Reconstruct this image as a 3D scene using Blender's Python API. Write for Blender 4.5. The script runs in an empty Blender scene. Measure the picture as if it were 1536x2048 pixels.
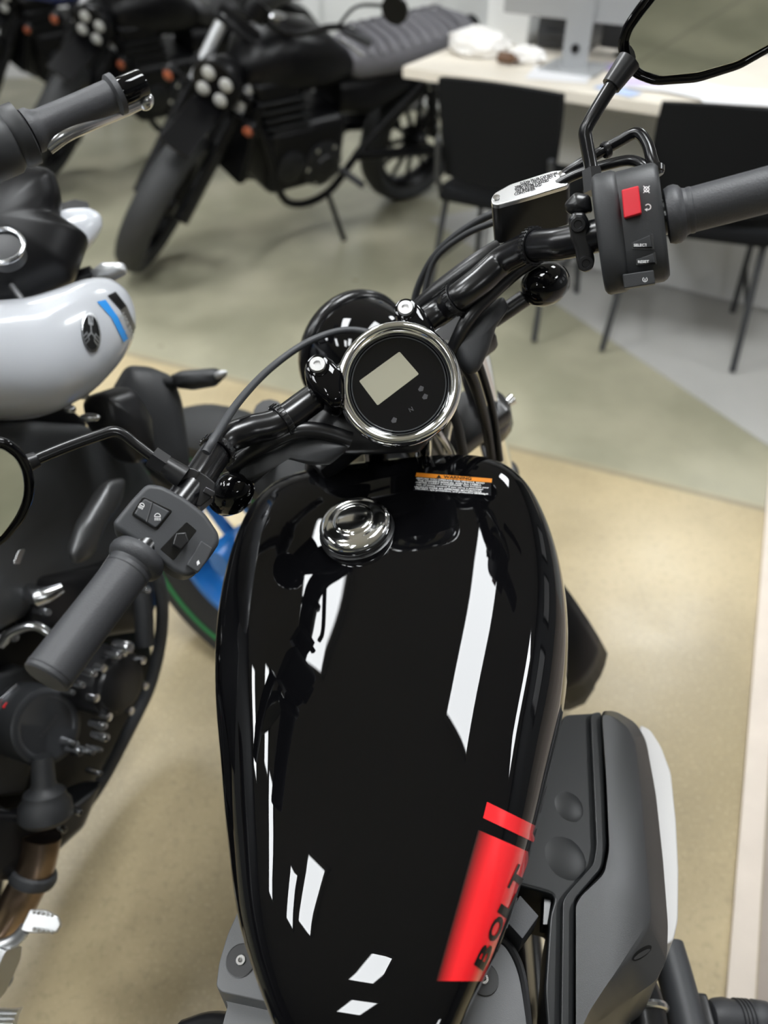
import bpy, bmesh, math, random
from mathutils import Vector, Matrix
from mathutils.bvhtree import BVHTree
random.seed(7)
R = math.radians
V = lambda *a: Vector(a)
SC = bpy.context.scene
COL = SC.collection
# ------------------------------------------------------------------ camera
F, H, PITCH = 1538.0, 1.38, R(42)                  # focal length in pixels of the 1536x2048 frame
CAM = V(0, 0, H)
FW = V(0, math.cos(PITCH), -math.sin(PITCH)); UP = V(0, math.sin(PITCH), math.cos(PITCH)); RT = V(1, 0, 0)
cd = bpy.data.cameras.new('camera'); cam = bpy.data.objects.new('camera', cd); COL.objects.link(cam)
cam.location = CAM; cam.rotation_euler = (math.pi / 2 - PITCH, 0, 0)
cd.sensor_fit = 'VERTICAL'; cd.sensor_height = 34.6; cd.lens = 34.6 * F / 2048
cd.clip_start = .02
cd.dof.use_dof = True; cd.dof.focus_distance = .69; cd.dof.aperture_fstop = 3.2; cd.dof.aperture_blades = 0
SC.camera = cam
# ------------------------------------------------------------------ world, exposure
w = bpy.data.worlds.new('world'); SC.world = w; w.use_nodes = True
w.node_tree.nodes['Background'].inputs[0].default_value = (.8, .85, .9, 1)
w.node_tree.nodes['Background'].inputs[1].default_value = .15
SC.view_settings.view_transform = 'Standard'; SC.view_settings.look = 'None'
SC.view_settings.exposure = -.58; SC.view_settings.gamma = 1.0; SC.view_settings.use_curve_mapping = False
PANEL_POWER = 46.0                                  # radiance of the ceiling light panels

# ------------------------------------------------------------------ pixel helpers (a pixel is a direction)
def ray(px, py): return FW + RT * ((px - 768) / F) - UP * ((py - 1024) / F)
def pd(px, py, d): return CAM + ray(px, py) * d
def pz(px, py, z):
    r = ray(px, py); return CAM + r * ((z - H) / r.z)
def pp(px, py, o, n):
    r = ray(px, py); return CAM + r * ((o - CAM).dot(n) / r.dot(n))
def tocam(p): return (CAM - p).normalized()

# ------------------------------------------------------------------ materials
MATS = {}
def mat(name, col, rough=.5, metal=0., coat=0., spec=.5, noise=None, bump=None, emit=None, var=0., ior=None, coat_rough=.02, alpha=1., trans=0., coat_ior=1.5):
    if name in MATS: return MATS[name]
    m = bpy.data.materials.new(name); m.use_nodes = True
    nt = m.node_tree; b = nt.nodes['Principled BSDF']
    b.inputs['Base Color'].default_value = (*col, 1); b.inputs['Roughness'].default_value = rough
    b.inputs['Metallic'].default_value = metal; b.inputs['Specular IOR Level'].default_value = spec
    b.inputs['Coat Weight'].default_value = coat; b.inputs['Coat Roughness'].default_value = coat_rough
    b.inputs['Coat IOR'].default_value = coat_ior
    if ior: b.inputs['IOR'].default_value = ior
    b.inputs['Alpha'].default_value = alpha; b.inputs['Transmission Weight'].default_value = trans
    tc = nt.nodes.new('ShaderNodeTexCoord')
    if var:
        n = nt.nodes.new('ShaderNodeTexNoise'); n.inputs['Scale'].default_value = noise or 20; n.inputs['Detail'].default_value = 6
        nt.links.new(tc.outputs['Object'], n.inputs['Vector'])
        r = nt.nodes.new('ShaderNodeValToRGB')
        r.color_ramp.elements[0].position = .3; r.color_ramp.elements[1].position = .7
        r.color_ramp.elements[0].color = (*[c * (1 - var) for c in col], 1); r.color_ramp.elements[1].color = (*[min(1, c * (1 + var)) for c in col], 1)
        nt.links.new(n.outputs['Fac'], r.inputs[0]); nt.links.new(r.outputs[0], b.inputs['Base Color'])
    if bump:
        n2 = nt.nodes.new('ShaderNodeTexNoise'); n2.inputs['Scale'].default_value = bump[0]; n2.inputs['Detail'].default_value = 3
        nt.links.new(tc.outputs['Object'], n2.inputs['Vector'])
        bp = nt.nodes.new('ShaderNodeBump'); bp.inputs['Strength'].default_value = bump[1]; bp.inputs['Distance'].default_value = bump[2] if len(bump) > 2 else .0006
        nt.links.new(n2.outputs['Fac'], bp.inputs['Height']); nt.links.new(bp.outputs[0], b.inputs['Normal'])
    if emit:
        b.inputs['Emission Color'].default_value = (*emit[0], 1); b.inputs['Emission Strength'].default_value = emit[1]
    MATS[name] = m; return m

GLOSS = mat('gloss_black_paint', (.0025, .0025, .003), .3, coat=1., spec=0., coat_rough=.012, coat_ior=1.39)
GLOSSM = mat('semi_gloss_black_metal', (.005, .005, .006), .24, spec=.55)
SATIN = mat('satin_black', (.010, .010, .011), .32)
PLAST = mat('matte_black_plastic', (.020, .021, .023), .5, bump=(900, .25, .0004))
PLASTG = mat('charcoal_plastic', (.038, .040, .044), .5, bump=(900, .25, .0004))
RUBBER = mat('grip_rubber', (.035, .036, .040), .5, bump=(700, .5, .0006))
TYRE = mat('tyre_rubber', (.022, .023, .024), .65, bump=(300, .3, .001))
CHROME = mat('chrome', (.95, .955, .96), .09, metal=1.)
STEEL = mat('bright_steel', (.62, .63, .65), .22, metal=1.)
ALU = mat('cast_aluminium', (.72, .73, .74), .38, metal=1., bump=(400, .2, .0004))
SILV = mat('silver_paint', (.55, .56, .57), .35, metal=.6)
BRONZE = mat('heat_tinted_steel', (.40, .29, .21), .3, metal=1., noise=12, var=.5)
MIRR = mat('mirror_glass', (.80, .82, .78), .01, metal=1.)
AIRC = mat('dark_grey_metallic', (.105, .106, .108), .40, metal=.8, bump=(1500, .35, .0003))
AIRB = mat('airbox_plastic', (.008, .009, .010), .40)
OFFW = mat('satin_white_plate', (.62, .61, .60), .4)
RED = mat('red_graphic', (.80, .016, .022), .22, coat=.8)
REDB = mat('red_button', (.72, .012, .03), .35)
INK = mat('black_ink', (.004, .004, .004), .3)
WHITEI = mat('white_ink', (.82, .82, .82), .5)
GREYI = mat('dim_icon', (.035, .035, .038), .4)
ORANGE = mat('orange_ink', (.90, .30, .02), .35)
LABELB = mat('label_black', (.006, .006, .008), .35, spec=.15)
GLASSB = mat('instrument_glass', (.004, .004, .005), .06, spec=.5)
LCD = mat('lcd_panel', (.30, .285, .215), .25)  # the display's beige reflection is put into its base colour
SCREW = mat('screw_steel', (.75, .75, .76), .18, metal=1.)
BOLTK = mat('black_bolt', (.06, .06, .065), .25, metal=.8)
COVER = mat('grey_cover_plastic', (.115, .117, .12), .42, bump=(1200, .3, .0003))
WPAINT = mat('pearl_white_paint', (.56, .58, .62), .22, coat=.6)
BLUE = mat('blue_paint', (.02, .20, .62), .3)
BLUED = mat('blue_decal', (.03, .30, .80), .3)
NAVY = mat('navy_paint', (.008, .018, .12), .2, coat=.8)
GREEN = mat('green_ink', (.02, .22, .07), .6)
SEATG = mat('grey_vinyl', (.135, .132, .145), .55, bump=(500, .3, .0006))
BGK = mat('deep_black', (.003, .003, .0035), .36, spec=.2)  # one even black with little gloss
BGG = mat('dull_black_plastic', (.006, .0063, .007), .42, spec=.3)
SEATB = mat('black_vinyl', (.012, .012, .013), .5)
FABRIC = mat('black_fabric', (.006, .0065, .0075), .85, spec=.2, bump=(900, .4, .0008))
DESKT = mat('desk_laminate', (.78, .72, .62), .4, noise=6, var=.05)
DESKB = mat('desk_panel', (.55, .55, .54), .45)
WALLM = mat('wall_paint', (.72, .72, .72), .7, noise=3, var=.03)
WALLG = mat('wall_paint_grey', (.17, .175, .18), .7, noise=3, var=.05)
WHITEP = mat('white_laminate', (.82, .83, .82), .4)
PAPER = mat('paper', (.80, .80, .82), .7)
PAPERP = mat('lilac_paper', (.35, .25, .60), .7)
BAG = mat('white_plastic_bag', (.80, .78, .75), .35)
MONI = mat('monitor_aluminium', (.42, .43, .44), .4, metal=.4)
DARKP = mat('dark_panel', (.03, .032, .035), .4)
AMBER = mat('amber_lens', (.28, .07, .03), .25)
LENS = mat('clear_lens', (.42, .42, .40), .12, spec=.6)
CEIL = mat('ceiling_grey', (.64, .64, .635), .8)
STRIP = mat('pale_threshold', (.66, .58, .50), .5, noise=9, var=.06)
EMIT = mat('light_panel', (.9, .9, .9), .5, emit=((.97, 1, 1.02), PANEL_POWER))

# ------------------------------------------------------------------ mesh builder
def catmull(pts, n):
    if n <= 1 or len(pts) < 3: return list(pts)
    P = [pts[0] * 2 - pts[1]] + list(pts) + [pts[-1] * 2 - pts[-2]]; out = []
    for i in range(1, len(P) - 2):
        a, b, c, d = P[i-1], P[i], P[i+1], P[i+2]
        for k in range(n):
            t = k / n
            out.append(.5 * ((2*b) + (c-a)*t + (2*a-5*b+4*c-d)*t*t + (3*b-a-3*c+d)*t**3))
    out.append(P[-2]); return out
def frame(z, hint=None):
    z = z.normalized()
    h = hint if hint is not None else (V(0, 0, 1) if abs(z.z) < .9 else V(0, 1, 0))
    x = h.cross(z)
    if x.length < 1e-6: x = V(1, 0, 0).cross(z)
    x.normalize(); return x, z.cross(x), z
def rpoly(pts, r, seg=4):
    """round the corners of a 2-D polygon by r"""
    out = []; n = len(pts)
    for i in range(n):
        p = Vector(pts[i]); a = Vector(pts[i-1]) - p; b = Vector(pts[(i+1) % n]) - p
        k = min(r, a.length * .45, b.length * .45)
        A = p + a.normalized() * k; B = p + b.normalized() * k
        for s in range(seg + 1):
            t = s / seg; out.append(tuple(A * (1-t)**2 + p * 2*t*(1-t) + B * t*t))
    return out
XF = None
class MB:
    def __init__(s): s.v = []; s.f = []; s.wn = False
    def add(s, vs, fs):
        o = len(s.v); s.v += [Vector(x) for x in vs]; s.f += [tuple(i + o for i in f) for f in fs]; return s
    def bm(s, bm):
        bm.verts.index_update(); s.add([x.co.copy() for x in bm.verts], [[x.index for x in f.verts] for f in bm.faces]); bm.free(); return s
    def tube(s, pts, r, seg=12, sm=1, caps=True, flat=1.):
        pts = [Vector(p) for p in pts]; n0 = len(pts)
        rs = list(r) if isinstance(r, (list, tuple)) else [r] * n0
        if sm > 1:
            rr = []
            for i in range(n0 - 1):
                for k in range(sm): rr.append(rs[i] + (rs[i+1] - rs[i]) * k / sm)
            rs = rr + [rs[-1]]; pts = catmull(pts, sm) if n0 > 2 else [pts[0].lerp(pts[1], k/sm) for k in range(sm+1)]
        n = len(pts); T = [(pts[min(i+1, n-1)] - pts[max(i-1, 0)]).normalized() for i in range(n)]
        x, y, _ = frame(T[0]); vs = []; fs = []
        for i in range(n):
            x = (x - T[i] * x.dot(T[i])).normalized(); y = T[i].cross(x)
            for k in range(seg):
                a = 2*math.pi*k/seg; vs.append(pts[i] + x * (math.cos(a)*rs[i]) + y * (math.sin(a)*rs[i]*flat))
        for i in range(n-1):
            for k in range(seg):
                k2 = (k+1) % seg; fs.append((i*seg+k, i*seg+k2, (i+1)*seg+k2, (i+1)*seg+k))
        if caps: fs += [tuple(range(seg))[::-1], tuple(range((n-1)*seg, n*seg))]
        return s.add(vs, fs)
    def lathe(s, prof, o, axis, seg=32, sx=1., sy=1., hint=None, caps=True, closed=False):
        x, y, z = frame(axis, hint); vs = []; fs = []; n = len(prof)
        for r, h in prof:
            for k in range(seg):
                a = 2*math.pi*k/seg; vs.append(o + x*(math.cos(a)*r*sx) + y*(math.sin(a)*r*sy) + z*h)
        for i in range(n-1):
            for k in range(seg):
                k2 = (k+1) % seg; fs.append((i*seg+k, i*seg+k2, (i+1)*seg+k2, (i+1)*seg+k))
        if closed:
            for k in range(seg): fs.append(((n-1)*seg+k, (n-1)*seg+(k+1) % seg, (k+1) % seg, k))
        if caps and not closed and prof[0][0] > 1e-6: fs.append(tuple(range(seg))[::-1])
        if caps and not closed and prof[-1][0] > 1e-6: fs.append(tuple(range((n-1)*seg, n*seg)))
        return s.add(vs, fs)
    def ring(s, r, t, o, axis, seg=40, ts=12, flat=1.):
        """torus of tube radius t (flat: axial stretch)"""
        x, y, z = frame(axis); vs = []; fs = []
        for k in range(seg):
            a = 2*math.pi*k/seg; d = x*math.cos(a) + y*math.sin(a)
            for j in range(ts):
                b = 2*math.pi*j/ts; vs.append(o + d*(r + t*math.cos(b)) + z*(t*flat*math.sin(b)))
        for k in range(seg):
            for j in range(ts):
                fs.append((k*ts+j, ((k+1) % seg)*ts+j, ((k+1) % seg)*ts+(j+1) % ts, k*ts+(j+1) % ts))
        return s.add(vs, fs)
    def box(s, o, X, Y, Z, bev=0., seg=2):
        """box about o with HALF axes X, Y, Z"""
        b = bmesh.new(); q = []
        for i in (-1, 1):
            for j in (-1, 1):
                for k in (-1, 1): q.append(b.verts.new(o + X*i + Y*j + Z*k))
        for f in ((0,1,3,2), (4,6,7,5), (0,4,5,1), (2,3,7,6), (0,2,6,4), (1,5,7,3)): b.faces.new([q[i] for i in f])
        bmesh.ops.recalc_face_normals(b, faces=b.faces)
        if bev: bmesh.ops.bevel(b, geom=b.edges[:], offset=bev, segments=seg, affect='EDGES', profile=.5, clamp_overlap=True); s.wn = True
        return s.bm(b)
    def slab(s, pts, d, bev=0., seg=3, bevb=False):
        """polygon pts (3-D) is the front face, extruded by vector d; front edges bevelled"""
        b = bmesh.new(); n = len(pts)
        a = [b.verts.new(Vector(p)) for p in pts]; c = [b.verts.new(Vector(p) + d) for p in pts]
        b.faces.new(a); b.faces.new(c[::-1])
        for i in range(n): b.faces.new((a[i], c[i], c[(i+1) % n], a[(i+1) % n]))
        bmesh.ops.recalc_face_normals(b, faces=b.faces)
        if bev:
            A = set(a); C = set(c)
            es = [e for e in b.edges if (e.verts[0] in A and e.verts[1] in A) or (bevb and e.verts[0] in C and e.verts[1] in C)]
            bmesh.ops.bevel(b, geom=es, offset=bev, segments=seg, affect='EDGES', profile=.5, clamp_overlap=True); s.wn = True
        return s.bm(b)
    def inflate(s, pts, n, hf, hb=None, rings=9, p=2.2, c=None):
        """closed pillow: polygon swelling hf along n and hb behind"""
        hb = hf if hb is None else hb; m = len(pts); pts = [Vector(q) for q in pts]
        c = c if c is not None else sum(pts, Vector()) / m; n = n.normalized(); vs = []; fs = []
        def side(h, sg):
            base = []
            for k in range(1, rings):
                a = k / rings * math.pi/2; sc = math.cos(a)**(2/p); z = h*math.sin(a)**(2/p)
                base.append([len(vs) + i for i in range(m)]); vs.extend([c + (q-c)*sc + n*(z*sg) for q in pts])
            base.append([len(vs)]); vs.append(c + n*(h*sg)); return base
        vs.extend(pts); rim = list(range(m))
        for h, sg in ((hf, 1), (hb, -1)):
            B = [rim] + side(h, sg)
            for a, b in zip(B, B[1:]):
                for i in range(m):
                    j = (i+1) % m
                    f = (a[i], a[j], b[j], b[i]) if len(b) > 1 else (a[i], a[j], b[0])
                    fs.append(f if sg > 0 else f[::-1])
        return s.add(vs, fs)
    def ell(s, o, X, Y, Z, u=20, v=12):
        vs = [o + Z]; fs = []
        for i in range(1, v):
            t = math.pi*i/v
            for k in range(u):
                a = 2*math.pi*k/u; vs.append(o + (X*math.cos(a) + Y*math.sin(a))*math.sin(t) + Z*math.cos(t))
        vs.append(o - Z); e = len(vs) - 1
        for k in range(u): fs.append((0, 1+k, 1+(k+1) % u)); fs.append((e, 1+(v-2)*u+(k+1) % u, 1+(v-2)*u+k))
        for i in range(v-2):
            for k in range(u): fs.append((1+i*u+k, 1+(i+1)*u+k, 1+(i+1)*u+(k+1) % u, 1+i*u+(k+1) % u))
        return s.add(vs, fs)
    def build(s, name, m, parent=None, ang=38, label=None):
        if XF: s.v = [XF(x) for x in s.v]
        me = bpy.data.meshes.new(name); me.from_pydata([tuple(x) for x in s.v], [], s.f); me.update()
        b = bmesh.new(); b.from_mesh(me); bmesh.ops.recalc_face_normals(b, faces=b.faces); b.to_mesh(me); b.free()
        for p in me.polygons: p.use_smooth = True
        me.set_sharp_from_angle(angle=R(ang)); me.materials.append(m)
        o = bpy.data.objects.new(name, me); COL.objects.link(o)
        if s.wn:
            k = o.modifiers.new('wn', 'WEIGHTED_NORMAL'); k.keep_sharp = True
        if parent is not None:
            o.parent = parent; o.matrix_parent_inverse = inv(parent)
        if label: o['label'] = label
        return o
WM = {}
def inv(o): return WM[o.name].inverted() if o.name in WM else Matrix()
def thing(name, label, cat, loc=(0, 0, 0), group=None, world=True, M=None):
    """Empty at the thing's base; world=True: its parts are written in world coordinates"""
    o = bpy.data.objects.new(name, None); COL.objects.link(o)
    m = M if M is not None else Matrix.Translation(loc)
    o.matrix_world = m; o.empty_display_size = .1
    if world: WM[o.name] = m
    o['label'] = label; o['category'] = cat
    if group: o['group'] = group
    return o
def tag(o, label, cat, group=None):
    o['label'] = label; o['category'] = cat
    if group: o['group'] = group
    return o
def struct(o): o['kind'] = 'structure'; return o
_tx = {}
BOLD = 0.
def text2d(s):
    if (s, BOLD) in _tx: return _tx[s, BOLD]
    c = bpy.data.curves.new('t', 'FONT'); c.body = s; c.size = 1; c.resolution_u = 3; c.offset = BOLD
    o = bpy.data.objects.new('t', c); COL.objects.link(o); bpy.context.view_layer.update()
    me = bpy.data.meshes.new_from_object(o.evaluated_get(bpy.context.evaluated_depsgraph_get()))
    vs = [(x.co.x, x.co.y) for x in me.vertices]; fs = [tuple(p.vertices) for p in me.polygons]
    bpy.data.objects.remove(o); bpy.data.curves.remove(c); bpy.data.meshes.remove(me)
    x0 = min(a for a, b in vs); x1 = max(a for a, b in vs); y0 = min(b for a, b in vs); y1 = max(b for a, b in vs)
    cx, cy = (x0+x1)/2, (y0+y1)/2
    _tx[s, BOLD] = ([((a-cx)/(y1-y0), (b-cy)/(y1-y0)) for a, b in vs], fs, (x1-x0)/(y1-y0)); return _tx[s, BOLD]
def write(mb, s, hit, cx, cy, w, h, ang=0., shear=0., off=.0004, fine=False):
    """text as flat print: each point lies on the surface that hit(px,py) finds; w, h in photo pixels, ang in degrees anticlockwise"""
    vs, fs, asp = text2d(s)
    if fine:                                        # many small faces, so that the print follows a curved surface
        b = bmesh.new(); q = [b.verts.new((x, y, 0)) for x, y in vs]
        for f in fs:
            try: b.faces.new([q[i] for i in f])
            except ValueError: pass
        bmesh.ops.triangulate(b, faces=b.faces[:])
        for _ in range(4):
            es = [e for e in b.edges if e.calc_length() > .09]
            if es: bmesh.ops.subdivide_edges(b, edges=es, cuts=1); bmesh.ops.triangulate(b, faces=b.faces[:])
        b.verts.index_update(); vs = [(v.co.x, v.co.y) for v in b.verts]; fs = [tuple(v.index for v in f.verts) for f in b.faces]; b.free()
    ca, sa = math.cos(R(ang)), math.sin(R(ang)); out = []
    for a, b in vs:
        u, v = a/asp*w + b*h*shear, b*h
        p, n = hit(cx + u*ca - v*sa, cy - u*sa - v*ca); out.append(p + n*off)
    mb.add(out, fs)
def plane_hit(o, n): return lambda px, py: (pp(px, py, o, n), n)

# ================================================================== SETTING
GD = V(.92, -.39, 0).normalized(); GN = V(.39, .92, 0).normalized()     # the floor's joint directions
def floor_material():
    m = bpy.data.materials.new('polished_concrete'); m.use_nodes = True; nt = m.node_tree; b = nt.nodes['Principled BSDF']; L = nt.links.new
    tc = nt.nodes.new('ShaderNodeTexCoord')
    def node(t, **k):
        n = nt.nodes.new(t)
        for a, v in k.items(): setattr(n, a, v)
        return n
    def math_(op, a, bb=None):
        n = node('ShaderNodeMath', operation=op)
        for i, x in enumerate((a, bb)):
            if x is None: continue
            if isinstance(x, (int, float)): n.inputs[i].default_value = x
            else: L(x, n.inputs[i])
        return n.outputs[0]
    def dot(v):
        n = node('ShaderNodeVectorMath', operation='DOT_PRODUCT'); L(tc.outputs['Object'], n.inputs[0]); n.inputs[1].default_value = v; return n.outputs['Value']
    def noise(sc, det=6):
        n = node('ShaderNodeTexNoise'); n.inputs['Scale'].default_value = sc; n.inputs['Detail'].default_value = det; L(tc.outputs['Object'], n.inputs['Vector']); return n.outputs['Fac']
    def mix(f, a, c):
        n = node('ShaderNodeMix', data_type='RGBA'); 
        if isinstance(f, float): n.inputs['Factor'].default_value = f
        else: L(f, n.inputs['Factor'])
        for k, x in (('A', a), ('B', c)):
            i = [q for q in n.inputs if q.name == k and q.type == 'RGBA'][0]
            if isinstance(x, tuple): i.default_value = (*x, 1)
            else: L(x, i)
        return [q for q in n.outputs if q.type == 'RGBA'][0]
    def ramp(f, a, c):
        n = node('ShaderNodeMapRange'); n.inputs['From Min'].default_value = a; n.inputs['From Max'].default_value = c; n.interpolation_type = 'SMOOTHSTEP'; L(f, n.inputs['Value']); return n.outputs[0]
    tan = mix(ramp(noise(1.7), .33, .66), (.33, .268, .157), (.51, .415, .25))
    tan = mix(math_('MULTIPLY', ramp(noise(70, 6), .48, .75), .45), tan, (.30, .25, .155))
    tan = mix(math_('MULTIPLY', ramp(noise(160, 4), .52, .75), .5), tan, (.60, .50, .32))
    sage = mix(ramp(noise(2.8), .35, .68), (.27, .26, .185), (.37, .35, .255))
    P0 = V(.345, 1.83, 0); v1 = dot(GN); d1 = P0.dot(GN)
    col = mix(ramp(v1, d1 - .012, d1 + .03), tan, sage)
    seam = math_('LESS_THAN', math_('ABSOLUTE', math_('SUBTRACT', v1, d1)), .009)
    v2 = dot(GD)
    for nrm_, dd in (((-.5, .866, 0), -2.778), ((.883, .469, 0), -.910)):       # saw-cut joints behind the camera, seen in the mirrors
        seam = math_('MAXIMUM', seam, math_('MULTIPLY', math_('LESS_THAN', math_('ABSOLUTE', math_('SUBTRACT', dot(nrm_), dd)), .009), math_('LESS_THAN', v1, -.6)))
    taupe = mix(ramp(noise(5), .35, .65), (.30, .25, .215), (.36, .31, .27))
    d2 = V(.565, .352, 0).dot(GD)
    col = mix(math_('MULTIPLY', ramp(v2, d2, d2 + .01), math_('GREATER_THAN', v1, .48)), col, taupe)
    col = mix(math_('LESS_THAN', v1, -.25), col, sage)
    col = mix(math_('MULTIPLY', seam, .55), col, (.16, .15, .115))
    L(col, b.inputs['Base Color'])
    rr = node('ShaderNodeMapRange'); rr.inputs['To Min'].default_value = .22; rr.inputs['To Max'].default_value = .42; L(noise(6), rr.inputs['Value']); L(rr.outputs[0], b.inputs['Roughness'])
    b.inputs['Specular IOR Level'].default_value = .5
    return m
FLOORM = floor_material()
X0, X1, Y0, Y1, ZC = -5.0, 4.2, -7.0, 6.2, 3.0
def quad(name, a, b, c, d, m):
    return struct(MB().add([a, b, c, d], [(0, 1, 2, 3)]).build(name, m))
quad('floor', V(X0, Y0, 0), V(X1, Y0, 0), V(X1, Y1, 0), V(X0, Y1, 0), FLOORM)
quad('ceiling', V(X0, Y0, ZC), V(X0, Y1, ZC), V(X1, Y1, ZC), V(X1, Y0, ZC), CEIL)
quad('wall_back', V(X0, Y1, 0), V(X1, Y1, 0), V(X1, Y1, ZC), V(X0, Y1, ZC), WALLM)
quad('wall_front', V(X0, Y0, 0), V(X1, Y0, 0), V(X1, Y0, ZC), V(X0, Y0, ZC), WALLG)
quad('wall_left', V(X0, Y0, 0), V(X0, Y1, 0), V(X0, Y1, ZC), V(X0, Y0, ZC), WALLG)
quad('wall_right', V(X1, Y0, 0), V(X1, Y1, 0), V(X1, Y1, ZC), V(X1, Y0, ZC), WALLG)
# raised pale threshold strip along the right
s0 = V(.545, .352, 0); m_ = MB()
m_.box(s0 + GN * 1.95 + V(0, 0, .004), GD * .021, GN * 2.0, V(0, 0, .004), .002)
struct(m_.build('trim_1', STRIP))
# pale grey floor area under the chairs
ga, gb = pz(1095, 596, 0), pz(1560, 908, 0); gdir = (gb - ga).normalized(); gn = V(-gdir.y, gdir.x, 0)
m_ = MB().slab([ga - gdir*.9 + V(0, 0, .003), gb + gdir*.5 + V(0, 0, .003), gb + gdir*.5 + gn*2.4 + V(0, 0, .003), ga - gdir*.9 + gn*2.4 + V(0, 0, .003)], V(0, 0, -.003))
struct(m_.build('floor_mat', mat('grey_vinyl_floor', (.40, .395, .375), .45, noise=4, var=.06)))
# ceiling light panels
LA = R(27)                                          # the panels follow the floor's joint grid
LIGHTS = [(.40, 1.08, 1.02, .50, 'light panel on the ceiling right above the cruiser'), (-1.24, 1.62, .80, .50, 'light panel on the ceiling above the white motorcycle front'),
          (-1.42, .05, .65, .26, 'narrow ceiling light to the left of the camera'), (-1.87, .05, .60, .20, 'second narrow ceiling light left of the camera'),
          (-2.85, .45, .80, .28, 'third narrow ceiling light left of the camera'), (-2.88, 1.25, .70, .26, 'narrow ceiling light over the white motorcycle, towards the left wall'),
          (-.91, -.72, .50, .18, 'short ceiling light just behind the camera'), (-1.2, -1.7, .5, .2, 'short ceiling light well behind the camera'),
          (-4.3, 1.6, .9, .45, 'light panel on the ceiling beside the left wall'), (1.9, 3.6, 1.0, .45, 'extra ceiling light panel added over the office desk'),  # the panel over the desk is added to light the background
          (-1.4, 4.4, 1.0, .40, 'extra ceiling light panel added over the parked motorcycles'), (3.2, .9, 1.0, .45, 'extra ceiling light panel added beside the right wall'),  # both panels are added to light the background
          (1.6, -3.8, 1.0, .45, 'extra ceiling light panel added far behind the camera')]  # added to brighten the floor that the mirrors show
def light_panel(x, y, L, W, lb, rz=0.):
    d = V(math.sin(rz), math.cos(rz), 0); e = V(d.y, -d.x, 0); o = V(x, y, ZC - .03)
    t = thing('ceiling_light', lb, 'light', o, 'ceiling light panels')
    m = MB()
    for sx in (-1, 1): m.box(o + e*(W/2 + .012)*sx, e*.012, d*(L/2 + .024), V(0, 0, .03))
    for sy in (-1, 1): m.box(o + d*(L/2 + .012)*sy, e*(W/2), d*.012, V(0, 0, .03))
    m.build('light_frame', WHITEP, t)
    MB().box(o + V(0, 0, -.012), e*W/2, d*L/2, V(0, 0, .006)).build('diffuser', EMIT, t)
for a in LIGHTS: light_panel(*a, LA)
# framed pictures on the right wall (they show as reflections)
for y, z, hh, wd in ((1.2, 1.6, .45, 'nearest the camera'), (2.2, 1.6, .45, 'middle of the three'), (3.2, 1.6, .45, 'nearest the desk')):
    t = thing('wall_picture', 'framed picture on the grey right-hand wall, ' + wd, 'picture', (X1 - .02, y, z - hh), 'pictures on the right wall')
    MB().box(V(X1 - .015, y, z), V(.014, 0, 0), V(0, .36, 0), V(0, 0, hh), .004).build('picture_frame', SATIN, t)
    MB().box(V(X1 - .031, y, z), V(.002, 0, 0), V(0, .30, 0), V(0, 0, hh - .06)).build('print', PAPER, t)

# ================================================================== MAIN MOTORCYCLE
YAW, LEAN = R(3.5), R(10)
RB = Matrix.Rotation(-YAW, 3, 'Z') @ Matrix.Rotation(-LEAN, 3, 'Y')      # bike axes: x right, y forward, z up, leaning on its stand
G0 = V(.1054, .0181, 0)
def bl(x, y, z): return G0 + RB @ V(x, y, z)
BU = RB @ V(0, 0, 1); BF = RB @ V(0, 1, 0); BR = RB @ V(1, 0, 0)
bike = thing('cruiser_motorcycle', 'glossy black cruiser motorcycle with red tank stripe, seen from the rider seat', 'motorcycle', bl(0, .3, 0) * 1)
# ---- fuel tank
ST = [[0.02, .64, .012, .03], [0.05, .675, .026, .03], [0.09, 0.7269, 0.038, 0.02], [0.14, 0.7664, 0.0682, 0.0237], [0.2, 0.7881, 0.1028, 0.0469], [0.27, 0.8036, 0.1296, 0.0729], [0.34, 0.8187, 0.1512, 0.0942], [0.41, 0.8323, 0.1714, 0.1084], [0.48, 0.8445, 0.1843, 0.1135], [0.54, 0.8551, 0.1857, 0.1077], [0.59, 0.8627, 0.1775, 0.0916], [0.63, 0.8645, 0.161, 0.0674], [0.655, 0.8579, 0.1339, 0.0377], [.668, .845, .10, .022], [.673, .825, .06, .01]]
def tank_section(y, zt, w, dr, hb=.075, N=3.2):
    xr = []; 
    for i in range(17):
        t = i/16*math.pi/2; xr.append((w*math.sin(t)**(2/N), zt - dr + dr*max(0, math.cos(t))**(2/N)))
    for i in range(1, 8):
        t = i/7*math.pi/2*.82; xr.append((w*math.cos(t)**.9, zt - dr - hb*math.sin(t)))
    pts = [(-a, b) for a, b in xr[::-1]] + xr[1:]
    return [bl(a, y, b) for a, b in pts]
st = catmull([Vector(s) for s in ST], 5)
secs = [tank_section(*s) for s in st]; m_ = MB(); n_ = len(secs[0]); vs = [p for s in secs for p in s]; fs = []
for i in range(len(secs)-1):
    for k in range(n_): fs.append((i*n_+k, i*n_+(k+1) % n_, (i+1)*n_+(k+1) % n_, (i+1)*n_+k))
fs += [tuple(range(n_)), tuple(range((len(secs)-1)*n_, len(secs)*n_))]
m_.add(vs, fs); tank = m_.build('fuel_tank', GLOSS, bike, ang=60)
TB = BVHTree.FromPolygons([p for p in vs], fs)
def tank_hit(px, py):
    d = ray(px, py).normalized(); p, n, i, t = TB.ray_cast(CAM, d)
    if p is None:
        q = CAM + d*.75; p, n, i, t = TB.find_nearest(q)
    if n.dot(d) > 0: n = -n
    return p, n
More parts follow.
